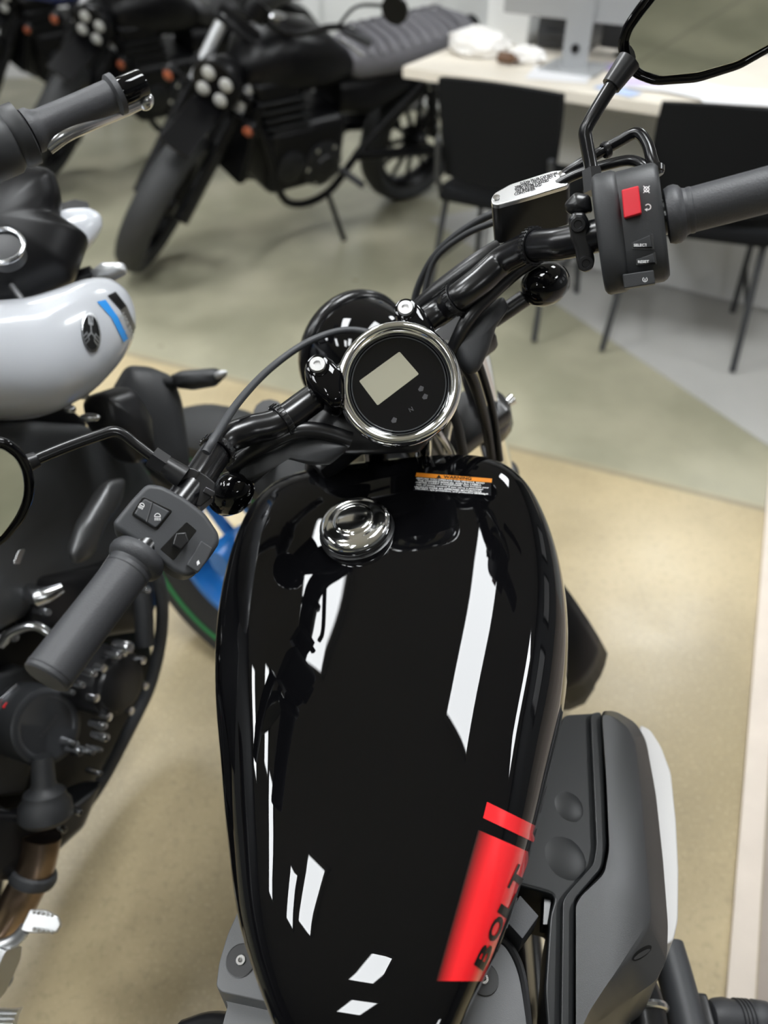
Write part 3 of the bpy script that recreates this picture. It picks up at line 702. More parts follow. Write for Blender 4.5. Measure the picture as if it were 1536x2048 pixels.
# right mirror
dm = dR - .012
mr = MB().tube([pd(x, y, dm - k) for x, y, k in ((1186, 372, 0), (1182, 335, .0), (1173, 285, .004), (1171, 262, .006), (1182, 238, .009), (1216, 183, .014), (1252, 130, .018))], [.0058, .0058, .0058, .0058, .0058, .0062, .007], 14, 5).build('mirror', GLOSSM, bike, ang=70)
MB().tube([pd(1189, 385, dm), pd(1183, 340, dm)], [.0098, .0088], 6).build('lock_nut', SATIN, mr, ang=20)
MB().tube([pd(1222, 172, dm-.015), pd(1258, 122, dm-.019)], [.0085, .0105], 14).build('mirror_collar', SATIN, mr)
oM = pd(1380, 60, dm - .03); nM = (tocam(oM) + V(.10, -.93, -.30)).normalized()
mirror_head([(1245, 110), (1243, 85), (1250, 58), (1274, 22), (1312, -28), (1400, -90), (1560, -120), (1650, -70), (1650, 10), (1570, 78), (1480, 130), (1395, 157), (1310, 163), (1268, 147)], oM, nM, .0052, mr)
# hoses over the right housing, brake lever
cable([(1316, 352, dR), (1304, 320, dR), (1294, 288, dR+.004), (1274, 266, dR+.01), (1240, 282, dR+.02), (1205, 302, dR+.03), (1150, 335, dR+.04), (1090, 380, dR+.06)], .0052, GLOSSM, 'throttle_cable')
cable([(1300, 352, dR+.005), (1288, 332, dR+.005), (1262, 321, dR+.012), (1220, 328, dR+.02), (1150, 350, dR+.035), (1090, 385, dR+.05)], .0048, GLOSSM, 'throttle_cable')
MB().ring(.0062, .0016, pd(1212, 300, dR+.026), pd(1240, 282, dR) - pd(1205, 302, dR), 20, 8, 2).build('cable_tie', SATIN, bike)
MB().lathe([(.0065, -.004), (.0085, -.002), (.0085, .003), (.006, .004)], pd(1309, 340, dR + .002), UP, 18).build('cable_boot', GLOSSM, bike)
vs = [pd(1322, 382, dR-.01), pd(1400, 362, dR-.015), pd(1480, 338, dR-.02), pd(1560, 315, dR-.025), pd(1700, 280, dR-.03), pd(1700, 305, dR-.03), pd(1560, 345, dR-.02), pd(1400, 392, dR-.01), pd(1330, 405, dR-.005)]
MB().slab([q + FW*.03 for q in vs], V(0, .012, -.006), .004, 3, True).build('brake_lever', GLOSSM, bike, ang=50)

# ---- right side: air cleaner
nA = V(.26, -.12, .95).normalized(); oA = pz(1250, 1700, .60); dn = V(.08, .02, -1).normalized()
box_ = MB().slab(P2([(1126, 1428), (1200, 1424), (1206, 1690), (1200, 1730), (1140, 1795), (1135, 2090), (1096, 2090), (1088, 1980), (1098, 1830), (1110, 1790), (1020, 1765), (1030, 1700)], oA - nA*.006, nA, 14), dn*.12, .006, 3).build('air_cleaner', AIRB, bike, ang=50)
MB().slab(P2([(1180, 1426), (1203, 1421), (1214, 1690), (1206, 1735), (1150, 1800), (1148, 2090), (1120, 2090), (1124, 1800), (1136, 1782), (1186, 1726), (1192, 1690)], oA, nA, 10), dn*.12, .003, 3).build('cleaner_gasket', AIRB, box_, ang=50)
rim_ = rpoly([(1202, 1421), (1232, 1422), (1272, 1446), (1292, 1480), (1312, 1590), (1326, 1720), (1336, 1850), (1334, 1915), (1312, 1962), (1250, 2005), (1190, 2050), (1150, 2090), (1148, 1990), (1148, 1806), (1160, 1788), (1206, 1745), (1216, 1700), (1210, 1560)], 14)
crn = rpoly([(1204, 1428), (1226, 1432), (1256, 1456), (1270, 1490), (1282, 1600), (1291, 1720), (1300, 1815), (1298, 1845), (1268, 1900), (1220, 1960), (1180, 2020), (1152, 2080), (1152, 1990), (1152, 1810), (1163, 1792), (1209, 1748), (1219, 1700), (1213, 1560)], 14)
ta = [pp(x, y, oA + nA*.006, nA) for x, y in crn]; tb = [pp(x, y, oA - nA*.012, nA) for x, y in rim_]; tc_ = [q + dn*.11 + V(.004, 0, 0) for q in tb]
tm = [a + (b - a)*.12 - nA*.0004 for a, b in zip(ta, tb)]; k_ = len(ta); fs = [tuple(range(k_))]
for r0 in range(3):
    for i_ in range(k_): fs.append((r0*k_+i_, r0*k_+(i_+1) % k_, (r0+1)*k_+(i_+1) % k_, (r0+1)*k_+i_))
cov = MB().add(ta + tm + tb + tc_, fs + [tuple(range(3*k_, 4*k_))]).build('cleaner_cover', AIRC, box_, ang=40, label='dark grey metallic air cleaner cover')
ch_ = bvh_hit(cov); m_ = MB(); icon_poly(m_, ch_, [(1283 + 19*math.cos(a) + 5*math.sin(a), 1906 - 13*math.sin(a) - 9*math.cos(a)) for a in [2*math.pi*q/24 for q in range(24)]], .0004); m_.build('cover_hole', INK, box_)
m_ = MB(); icon_poly(m_, ch_, [(1283 + 16*math.cos(a) + 3*math.sin(a), 1908 - 7*math.sin(a) - 8*math.cos(a)) for a in [2*math.pi*q/24 for q in range(24)]], .0007); m_.build('cover_plug', AIRC, box_)
MB().slab(P2([(1278, 1448), (1300, 1458), (1322, 1492), (1342, 1545), (1352, 1640), (1357, 1740), (1356, 1840), (1346, 1884), (1322, 1892), (1310, 1700), (1290, 1500)], oA - nA*.045, nA, 10), dn*.09 + V(.004, 0, 0), .008, 4).build('cleaner_face', OFFW, box_, ang=50, label='off-white outer plate of the air cleaner')
for x, y, rx, ry in ((1126, 1618, 44, 44), (1112, 1722, 60, 56)):
    o = pp(x, y, oA - nA*.011, nA); MB().ell(o, V(1, 0, -.2)*rx*.00056, V(0, 1, .15)*ry*.00054, nA*.0065).build('cover_bulge', AIRB, box_)
# sensor, bracket
oS = pz(1055, 1835, .60)
MB().slab(P2([(1040, 1790), (1078, 1832), (1045, 1878), (1012, 1842)], oS + V(0, 0, .02), V(0, -.1, 1).normalized(), 3), V(.0, .0, -.035), .002, 2).build('sensor_box', PLASTG, bike)
MB().slab(P2([(1035, 1762), (1104, 1768), (1106, 1785), (1096, 1850), (1085, 1850), (1088, 1790), (1036, 1780)], oS, V(0, 0, 1), 3), V(0, 0, -.02), .003, 2).build('sensor_bracket', SATIN, bike)
# cylinder covers peeking out on both sides of the tank
for nm, pts, zz, bolt in (('left', [(488, 1795), (540, 1900), (580, 2000), (560, 2010), (442, 1984), (432, 1972), (438, 1925), (455, 1868)], .615, (482, 1921)), ('right', [(930, 1880), (985, 1866), (1016, 1890), (1040, 1945), (1052, 2010), (1056, 2075), (880, 2075)], .600, (967, 1958))):
    o = pz(bolt[0], bolt[1], zz); n = V(-.12 if nm == 'left' else .12, -.05, 1).normalized()
    c = MB().slab(P2(pts, o, n, 10), V(0, 0, -.06), .006, 4).build('engine_cover', COVER, bike, ang=50)
    q = pp(bolt[0], bolt[1], o, n)
    MB().lathe([(.0140, .0008), (.0132, .001), (.0125, -.004), (.012, -.004), (.0115, -.0015), (.010, .0004), (.0045, .0004)], q, n, 28).build('bolt_grommet', SATIN, c)
    MB().lathe([(.0048, -.002), (.0048, .0015), (.0042, .0022), (.0022, .0022), (.002, .0008), (0, .0008)], q, n, 18).build('cover_bolt', SCREW, c)
o = pz(490, 2010, .590); MB().slab(P2([(440, 1986), (560, 2005), (600, 2010), (600, 2110), (430, 2110), (450, 2030), (456, 2010), (448, 1996)], o, V(-.12, -.05, 1).normalized(), 6), V(0, 0, -.06), .005, 3).build('engine_cover', COVER, bike, ang=50)
o = pz(1030, 1980, .585); MB().tube([pz(985, 1868, .60), pz(1018, 1892, .598), pz(1044, 1950, .595), pz(1058, 2060, .59)], .004, 8, 5).build('cover_trim', SATIN, bike)
MB().tube([pz(368, 2062, .5), pz(420, 2046, .52), pz(470, 2050, .54)], .010, 12, 4).build('lever_boot', SATIN, bike)
# engine, frame and rear end below the tank
MB().box(bl(0, .26, .36), BR*.115, BF*.20, BU*.16, .04, 4).build('crankcase', SATIN, bike)
for y, t in ((.36, .35), (.16, -.35)):
    d = (BU + BF*t).normalized(); m = MB(); c0 = bl(0, y - .02, .44); x, yv, z = frame(d, BF)
    c = MB().box(c0 + d*.06, x*.07, yv*.065, d*.10, .02, 3).build('cylinder', SATIN, bike)
    for k in range(7): MB().box(c0 + d*(-.02 + .022*k), x*.095, yv*.085, d*.003, .002, 1).build('cooling_fin', SATIN, c)
MB().ell(bl(.15, .42, .50), BR*.07, BF*.11, BU*.10).build('cylinder_head_cover', SATIN, bike)
MB().tube([bl(0, .64, .78), bl(0, .4, .72), bl(0, .1, .66), bl(0, -.3, .55)], .03, 14, 5).build('frame_spine', SATIN, bike)
for sg in (-1, 1):
    MB().tube([bl(.03*sg, .62, .72), bl(.09*sg, .58, .45), bl(.11*sg, .45, .20), bl(.11*sg, .1, .17), bl(.11*sg, -.3, .3), bl(.1*sg, -.45, .5)], .016, 12, 6).build('frame_rail', SATIN, bike)
rw = bl(0, -.80, .30)
wheel(bike, rw, BR, .30, .15, TYRE, SATIN, ('rear_wheel', 'rim', 'brake_disc'))
for sg in (-1, 1): MB().tube([bl(.10*sg, -.25, .33), rw + BR*.11*sg], .02, 12).build('swingarm', SATIN, bike)
sec = [(.03, .66, .06), (-.05, .655, .10), (-.2, .645, .14), (-.35, .66, .15), (-.45, .70, .12), (-.48, .71, .06)]; vs = []; fs = []
for y, z, w_ in sec:
    for k in range(12): a = 2*math.pi*k/12; vs.append(bl(w_*math.cos(a), y, z + .035*math.sin(a)))
for i in range(len(sec)-1):
    for k in range(12): fs.append((i*12+k, i*12+(k+1) % 12, (i+1)*12+(k+1) % 12, (i+1)*12+k))
fs += [tuple(range(12)), tuple(range((len(sec)-1)*12, len(sec)*12))]
MB().add(vs, fs).build('seat', SEATB, bike)
st0 = bl(-.13, .1, .2); MB().tube([st0, V(st0.x - .10, st0.y + .10, .012)], .010, 10).build('side_stand', SATIN, bike)
# exhaust pipe and footpeg at the lower right
MB().tube([pz(1332, 1890, .40), pz(1352, 1960, .40), pz(1385, 2090, .40)], .020, 18, 4).build('exhaust_pipe', PLASTG, bike)
MB().tube([pz(1270, 1960, .46), pz(1290, 2010, .45), pz(1300, 2090, .44)], .020, 18, 4).build('exhaust_pipe', SATIN, bike)
MB().ring(.021, .004, pz(1290, 2018, .45), V(0, 1, 0), 24, 8).build('exhaust_clamp', STEEL, bike)
MB().box(pz(1228, 2050, .42), V(.012, 0, 0), V(0, .03, 0), V(0, 0, .03), .004).build('engine_bracket', OFFW, bike)
pa, pb = pz(1418, 2034, .38), pz(1545, 2042, .37); ax = (pb - pa); L = ax.length; prof = [(.012, 0), (.0165, .002), (.0190, .008), (.0205, L*.25), (.0185, L*.42)]
for k in range(4): prof += [(.0185, L*(.43 + .06*k)), (.0205, L*(.435 + .06*k)), (.0205, L*(.455 + .06*k)), (.0175, L*(.465 + .06*k))]
prof += [(.0185, L*.68), (.0205, L*.72), (.0195, L*.92), (.015, L*1.0), (.009, L*1.02), (0, L*1.02)]
fp = MB().lathe(prof, pa, ax, 28).build('footpeg', RUBBER, bike)
MB().box(pa - ax.normalized()*.008, ax.normalized()*.008, V(0, .02, 0), V(0, 0, .016), .004).build('footpeg_bracket', SATIN, fp)
MB().tube([pa - ax.normalized()*.01, bl(.13, .28, .28)], .012, 10).build('footpeg_arm', SATIN, fp)

# ================================================================== WHITE NAKED MOTORCYCLE ON THE LEFT
nB = V(.90, -.36, .24).normalized()                                      # its right side faces the camera
wb = thing('naked_motorcycle', 'white naked motorcycle with blue stripe, black engine and blue wheels beside the cruiser', 'motorcycle', V(-.52, .75, 0))
def WP(pts, d, n=None, r=0):
    """pixel outline on a plane through the outline's middle at depth d"""
    q = rpoly(pts, r) if r else pts; cx = sum(p[0] for p in q)/len(q); cy = sum(p[1] for p in q)/len(q)
    o = pd(cx, cy, d); n = n or nB; return [pp(x, y, o, n) for x, y in q], o
def wslab(name, pts, d, t, m, par=None, r=6, bev=.006, n=None, ang=50):
    q, o = WP(pts, d, n, r); return MB().slab(q, -(n or nB)*t, bev, 3).build(name, m, par or wb, ang=ang)
def winfl(name, pts, d, hf, hb, m, par=None, r=10, n=None, p=2.4):
    q, o = WP(pts, d, n, r); return MB().inflate(q, n or nB, hf, hb, p=p).build(name, m, par or wb, ang=60)
nT2 = V(.62, -.55, .56).normalized()
tk = winfl('fuel_tank', [(-330, 660), (-220, 630), (-60, 612), (40, 604), (110, 583), (165, 562), (215, 562), (250, 588), (268, 632), (262, 685), (235, 730), (185, 785), (120, 822), (60, 834), (-20, 832), (-160, 822), (-320, 790), (-400, 720)], .93, .075, .17, WPAINT, r=24, n=nT2, p=2.3)
TKB = BVHTree.FromPolygons([v.co for v in tk.data.vertices], [tuple(p.vertices) for p in tk.data.polygons])
def tk_hit(px, py):
    d = ray(px, py).normalized(); p, n, i, t = TKB.ray_cast(CAM, d)
    if p is None: p, n, i, t = TKB.find_nearest(CAM + d*.95)
    if n.dot(d) > 0: n = -n
    return p, n
m_ = patch([(193, 604), (210, 600), (232, 630), (222, 636)], 4, 6, tk_hit, .0012); patch([(222, 636), (232, 630), (256, 676), (246, 684)], 4, 6, tk_hit, .0012, m_)
m_.build('blue_stripe', BLUED, tk, label='bright blue stripe on the white tank')
patch([(214, 592), (230, 584), (252, 612), (240, 620)], 4, 6, tk_hit, .0012).build('black_stripe', INK, tk)
patch([(240, 620), (252, 612), (270, 655), (262, 672)], 4, 6, tk_hit, .0012).build('black_stripe', mat('grey_fade_decal', (.09, .085, .075), .3), tk)
m_ = MB(); write(m_, 'XSR700', tk_hit, 249, 650, 52, 15, -66, off=.0020, fine=True); m_.build('tank_lettering', mat('silver_ink', (.42, .42, .41), .4), tk)
# round tuning-fork emblem
def EM(x, y): return (181 + x*19 - y*2, 665 - y*40 + x*3)
emb = MB(); icon_poly(emb, tk_hit, [EM(math.cos(a), math.sin(a)) for a in [2*math.pi*k/32 for k in range(32)]], .0012); emb = emb.build('emblem', INK, tk, label='oval chrome tuning-fork emblem')
m_ = MB()
for k in range(32):
    a, b = 2*math.pi*k/32, 2*math.pi*(k+1)/32; icon_poly(m_, tk_hit, [EM(math.cos(a), math.sin(a)), EM(math.cos(b), math.sin(b)), EM(.86*math.cos(b), .86*math.sin(b)), EM(.86*math.cos(a), .86*math.sin(a))], .0018)
for k in range(3):
    a = R(90 + 120*k); ca, sa = math.cos(a), math.sin(a)
    def bar_(r0, r1, t0, t1): icon_poly(m_, tk_hit, [EM(r*ca - t*sa, r*sa + t*ca) for r, t in ((r0, t0), (r1, t0), (r1, t1), (r0, t1))], .0018)
    bar_(.02, .42, -.06, .06); bar_(.36, .46, -.24, .24)
    for c in (-.20, 0, .20): bar_(.44, .84, c - .05, c + .05)
m_.build('emblem_forks', STEEL, tk)
# rest of the bike
winfl('side_shroud', [(-420, 860), (-200, 850), (60, 842), (170, 850), (240, 880), (285, 930), (315, 985), (300, 1060), (230, 1120), (165, 1165), (60, 1225), (-60, 1290), (-300, 1420), (-480, 1380), (-500, 1000)], 1.05, .03, .05, mat('grey_shroud', (.06, .062, .066), .42), r=20)
winfl('lower_shroud', [(215, 960), (250, 955), (240, 1000), (205, 1050), (180, 1115), (150, 1130), (140, 1110), (160, 1050), (190, 1000)], 1.02, .012, .02, AIRC, r=12)
wslab('reflector', [(38, 1100), (52, 1098), (40, 1128), (27, 1128)], 1.0, .004, STEEL, r=3, bev=.001)
winfl('radiator_cowl', [(255, 730), (300, 733), (345, 752), (362, 800), (372, 870), (382, 950), (350, 985), (300, 950), (262, 880), (235, 840), (225, 780)], 1.18, .03, .06, PLAST, r=14, n=V(.5, -.75, .45).normalized())
winfl('radiator_guard', [(190, 790), (250, 770), (290, 830), (300, 920), (260, 930), (200, 850)], 1.08, .03, .05, SATIN, r=14)
for x, y, s in ((165, 790, 9), (180, 835, 14), (140, 818, 8)):
    MB().ell(pd(x, y, 1.02), V(.009, 0, 0)*s/9, V(0, .006, 0), V(0, 0, .006)).build('hose_clip', STEEL, wb)
ts = MB().inflate([pd(x, y, 1.16) for x, y in rpoly([(340, 752), (362, 742), (432, 736), (456, 748), (432, 772), (385, 780), (352, 776)], 6)], V(0, -.75, .65), .018).build('turn_signal', PLAST, wb, ang=60)
MB().tube([pd(352, 764, 1.16), pd(310, 766, 1.17), pd(280, 775, 1.18)], [.010, .008, .011], 10).build('turn_signal_stalk', PLAST, ts)
MB().ell(pd(440, 749, 1.148), V(.012, 0, .004), V(0, .005, 0), V(0, 0, .006)).build('turn_signal_lens', SILV, ts)
# front wheel with blue rim
wo = pz(484, 1096, .30); wax = V(-.58, -.80, .10).normalized()
wt = wheel(wb, wo, wax, .30, .14, TYRE, BLUE, ('front_wheel', 'rim', 'brake_disc'), 5, False, GREEN, .54)
MB().tube([pz(540, 830, .75), pz(520, 1000, .33)], .024, 14).build('fork_leg', SATIN, wb)
MB().tube([pz(300, 1130, .55), pz(322, 1180, .50), pz(322, 1270, .42), pz(300, 1370, .34), pz(255, 1465, .28), pz(205, 1560, .22), pz(150, 1640, .20)], .010, 12, 6).build('frame_tube', PLASTG, wb)
MB().tube([pz(262, 1120, .55), pz(285, 1200, .50), pz(290, 1290, .44)], .014, 12, 6).build('radiator_hose', PLAST, wb)
# engine block and covers
winfl('engine_block', [(-420, 1300), (-80, 1210), (60, 1215), (200, 1190), (290, 1230), (305, 1330), (270, 1440), (190, 1560), (110, 1660), (20, 1700), (-80, 1700), (-420, 1620)], 1.16, .02, .10, BGG, r=20)
winfl('cylinder_block', [(60, 1150), (180, 1130), (300, 1100), (320, 1180), (290, 1260), (160, 1280), (60, 1260)], 1.2, .02, .1, SATIN, r=12)
wslab('side_cover', [(-260, 1400), (20, 1345), (60, 1330), (85, 1400), (75, 1480), (60, 1560), (50, 1590), (-60, 1600), (-260, 1600)], 1.06, .05, PLASTG, r=16, bev=.012)
cc = pd(92, 1452, 1.06); cl = MB().lathe([(.052, -.05), (.052, -.006), (.050, .003), (.045, .006), (.040, .0055), (.037, .003), (0, .003)], cc, V(.82, -.42, .38).normalized(), 40, 1.0, 1.12).build('clutch_cover', mat('satin_engine_metal', (.05, .052, .056), .34, metal=.5), wb)
m_ = MB(); hq = plane_hit(cc + V(.82, -.42, .38).normalized()*.0035, V(.82, -.42, .38).normalized()); write(m_, 'YAMAHA', hq, 98, 1452, 58, 8, 54); m_.build('cover_lettering', AIRC, cl)
gc = pd(240, 1368, 1.10); g2 = MB().lathe([(.050, -.05), (.050, -.01), (.047, -.002), (.040, 0), (.038, .006), (.028, .010), (0, .010)], gc, V(.86, -.40, .25).normalized(), 32).build('generator_cover', SATIN, wb)
for k in range(7):
    a = 2*math.pi*k/7; x, y, z = frame(V(.86, -.40, .25)); MB().lathe([(.006, -.01), (.006, .006), (0, .007)], gc + (x*math.cos(a) + y*math.sin(a))*.047, z, 10).build('cover_bolt', STEEL, g2)
wslab('badge', [(0, 1398), (35, 1367), (43, 1376), (8, 1420), (0, 1420)], 1.045, .004, STEEL, r=2, bev=.0008)
wslab('badge_stripe', [(6, 1414), (42, 1378), (43, 1384), (10, 1420)], 1.0435, .002, RED, r=0, bev=0)
for x, y, s in ((75, 1195, 13), (95, 1225, 9), (8, 1280, 14), (30, 1275, 10), (258, 1295, 13), (236, 1312, 8), (188, 1347, 9), (165, 1370, 8), (145, 1385, 7), (150, 1488, 9), (160, 1505, 9), (208, 1452, 9), (212, 1475, 9), (185, 1505, 7), (200, 1500, 6), (12, 1628, 9), (115, 1650, 8), (128, 1660, 8), (160, 1625, 7), (80, 1688, 9), (200, 1547, 6), (295, 1180, 8)):
    o = pd(x, y, 1.06); MB().lathe([(s*.00068, -.03), (s*.00068, 0), (s*.0005, .003), (0, .0032)], o, V(.8, -.45, .4), 12).build('engine_bolt', STEEL, wb)
MB().tube([pd(60, 1180, 1.04), pd(80, 1193, 1.02), pd(125, 1175, 1.03)], [.010, .014, .007], 14, 3).build('injector', STEEL, wb)
MB().tube([pd(0, 1290, 1.05), pd(25, 1265, 1.05), pd(70, 1252, 1.05), pd(110, 1275, 1.06)], .007, 10, 5).build('coolant_pipe', STEEL, wb)
q0, q1 = pd(84, 1512, 1.04), pd(92, 1640, 1.05); L = (q1 - q0).length
MB().lathe([(.012, 0), (.0145, L*.1), (.0155, L*.42), (.019, L*.5), (.027, L*.56), (.029, L*.66), (.034, L*.72), (.036, L*.92), (.030, L), (0, L)], q0, q1 - q0, 28).build('water_pump', PLAST, wb)
winfl('rear_frame', [(-520, 1450), (-60, 1620), (10, 1740), (-20, 1880), (-40, 2060), (-520, 2060)], 1.16, .02, .06, BGG, r=20)
winfl('tank_base', [(-330, 760), (-60, 800), (120, 800), (180, 850), (100, 900), (-330, 900)], 1.02, .01, .10, BGK, r=16)
MB().tube([pd(8, 1960, 1.0), pd(-60, 1900, 1.1)], .012, 12).build('heel_plate_bolt', STEEL, wb)
MB().tube([pd(-20, 2050, .95), pd(-110, 2040, 1.12)], .012, 12).build('footpeg_hinge', ALU, wb)
winfl('lower_fairing', [(-50, 1620), (30, 1625), (140, 1600), (200, 1560), (165, 1650), (100, 1710), (60, 1760), (-50, 1760)], 1.1, .02, .05, SATIN, r=10)
MB().tube([pd(85, 1672, 1.07), pd(72, 1730, 1.07), pd(45, 1790, 1.07), pd(10, 1850, 1.08), pd(-40, 1900, 1.09)], .026, 18, 5).build('exhaust_header', BRONZE, wb)
MB().ring(.027, .006, pd(66, 1752, 1.07), pd(45, 1790, 1.07) - pd(85, 1672, 1.07), 28, 8, 1.6).build('exhaust_clamp', PLASTG, wb)
# brake pedal, heel plate, footpeg
nU = V(.15, -.35, .92).normalized()
bp_ = wslab('brake_pedal', [(60, 1818), (90, 1820), (115, 1832), (122, 1850), (112, 1866), (55, 1866), (40, 1862), (45, 1850)], 1.0, .008, ALU, r=5, bev=.002, n=nU)
for k in range(5):
    for y0, dy in ((1824, 0), (1858, 0)): MB().ell(pd(68 + 9*k, y0 + k*1.6, .992), V(.0022, 0, 0), V(0, .0022, 0), V(0, 0, .004), 8, 6).build('pedal_stud', ALU, bp_)
MB().tube([pd(50, 1858, 1.0), pd(30, 1880, 1.0), pd(-5, 1895, 1.0), pd(-60, 1905, 1.0)], .009, 12, 5, flat=.7).build('pedal_arm', ALU, bp_)
wslab('heel_plate', [(-10, 1945), (12, 1900), (45, 1892), (42, 1920), (12, 1985), (-10, 2010)], .99, .012, ALU, r=5, bev=.003)
fp2 = wslab('footpeg', [(-60, 2016), (18, 2020), (38, 2018), (30, 2034), (20, 2070), (-60, 2070)], .93, .02, ALU, r=2, bev=.002, n=nU)
for k in range(8):
    for j in range(3): MB().ell(pd(-4 + 5.4*k - 4*j, 2022 + 11*j, .924), V(.0018, 0, 0), V(0, .0018, 0), V(0, 0, .005), 6, 5).build('peg_stud', ALU, fp2)
# handlebar end with grip, bar end, lever
ga_, gb_ = pd(60, 268, .80), pd(242, 190, .80); ga_ = pd(62, 262, .79); gb_ = pd(238, 186, .82)
ax = (gb_ - ga_); L = ax.length
gr = MB().lathe([(.012, -.004), (.0215, -.002), (.0215, .004), (.0178, .009), (.0165, .014), (.0162, L*.5), (.0165, L-.010), (.0205, L-.007), (.0205, L-.001), (.0150, L)], ga_, ax, 36).build('grip', RUBBER, wb)
for k in range(2):
    x, y, z = frame(ax); q = []
    for t, a in ((.22, 100), (.45, 96), (.62, 68), (.86, 64)): q.append(ga_ + z*L*t + ((CAM - ga_).normalized()*math.cos(R(a - 80 + k*30)) + UP*math.sin(R(a - 80 + k*30)))*.0163)
MB().lathe([(.0125, L-.002), (.0135, L), (.0140, L+.004), (.0140, L+.027), (.0130, L+.030), (.006, L+.030), (.005, L+.027), (0, L+.027)], ga_, ax, 32).build('bar_end', GLOSS, gr)
sh = MB().lathe([(.014, -.085), (.027, -.08), (.030, -.06), (.030, -.028), (.026, -.022), (.029, -.018), (.029, -.006), (.020, -.003)], ga_, ax, 28, 1.0, 1.05).build('switch_housing', PLAST, wb)
MB().tube([ga_ - ax.normalized()*.05, pd(-60, 330, .80), pd(-200, 400, .86), pd(-330, 440, .92), pd(-470, 505, .98), pd(-600, 590, 1.0)], .012, 14, 4).build('handlebar', SATIN, wb)
MB().tube([pd(-490, 516, .983), pd(-600, 590, 1.0)], .017, 16).build('grip', RUBBER, wb)
MB().tube([pd(96, 296, .80), pd(130, 270, .80), pd(175, 249, .81), pd(240, 224, .83), pd(284, 205, .84)], [.005, .0055, .0055, .005, .0045], 12, 5, flat=1.4).build('brake_lever', STEEL, wb)
MB().ell(pd(292, 203, .84), V(.009, 0, .002), V(0, .008, 0), V(0, 0, .009)).build('lever_ball', STEEL, wb)
m_ = MB(); 
for x, y in ((4, 270), (10, 290), (6, 305), (0, 318)): m_.ell(pd(x, y, .765), V(.004, 0, 0), V(0, .004, 0), V(0, 0, .003), 8, 6)
m_.build('switch_cluster', STEEL, wb)
# instruments, cowl and front parts
winfl('front_frame', [(-240, 360), (-60, 335), (60, 335), (110, 350), (125, 400), (120, 440), (180, 480), (150, 560), (40, 612), (-60, 622), (-260, 640), (-300, 480)], 1.02, .05, .08, BGK, r=14, n=V(.4, -.6, .7).normalized())
co = pd(4, 492, .90); MB().ring(.024, .003, co, V(.1, -.45, .9), 36, 8).build('filler_ring', STEEL, wb)
MB().lathe([(.022, -.02), (.022, -.002), (.012, .0), (0, .0)], co, V(.1, -.45, .9), 28).build('filler_cap', PLAST, wb)
winfl('headlight_cowl', [(92, 436), (130, 420), (178, 418), (202, 432), (206, 455), (192, 480), (165, 510), (140, 522), (122, 500), (112, 470)], 1.12, .025, .05, WPAINT, r=14, n=V(.5, -.6, .6).normalized())
wslab('cowl_trim', [(86, 436), (100, 412), (150, 398), (176, 404), (180, 418), (130, 420)], 1.11, .02, SATIN, r=4, bev=.003, n=V(.5, -.6, .6).normalized())
MB().tube([pd(90, 575, 1.1), pd(140, 560, 1.1), pd(185, 545, 1.1)], .010, 12).build('signal_stalk', SATIN, wb)
MB().inflate([pd(x, y, 1.1) for x, y in rpoly([(180, 548), (205, 528), (250, 528), (255, 545), (225, 560), (190, 566)], 5)], V(0, -.6, .8), .014).build('signal_lens', SILV, wb)
MB().tube([pd(25, 575, .98), pd(50, 608, .95)], .006, 10).build('key_stem', STEEL, wb)
# rear end, just off the picture, so the bike stands complete
rwo = V(-.88, -.28, .31); wheel(wb, rwo, V(.94, -.33, .05), .31, .16, TYRE, BLUE, ('rear_wheel', 'rim', 'brake_disc'), 5, True)
MB().tube([rwo + V(.12, -.03, 0), V(-.58, .35, .40)], .025, 12).build('swingarm', SATIN, wb)
MB().inflate([V(-.92, -.4, .84), V(-.76, -.36, .86), V(-.62, .1, .82), V(-.56, .50, .84), V(-.72, .56, .84), V(-.88, .1, .82)], V(0, 0, 1), .05).build('seat', SEATB, wb)
MB().tube([V(-.66, .25, .25), V(-.84, .18, .012)], .010, 10).build('side_stand', SATIN, wb)

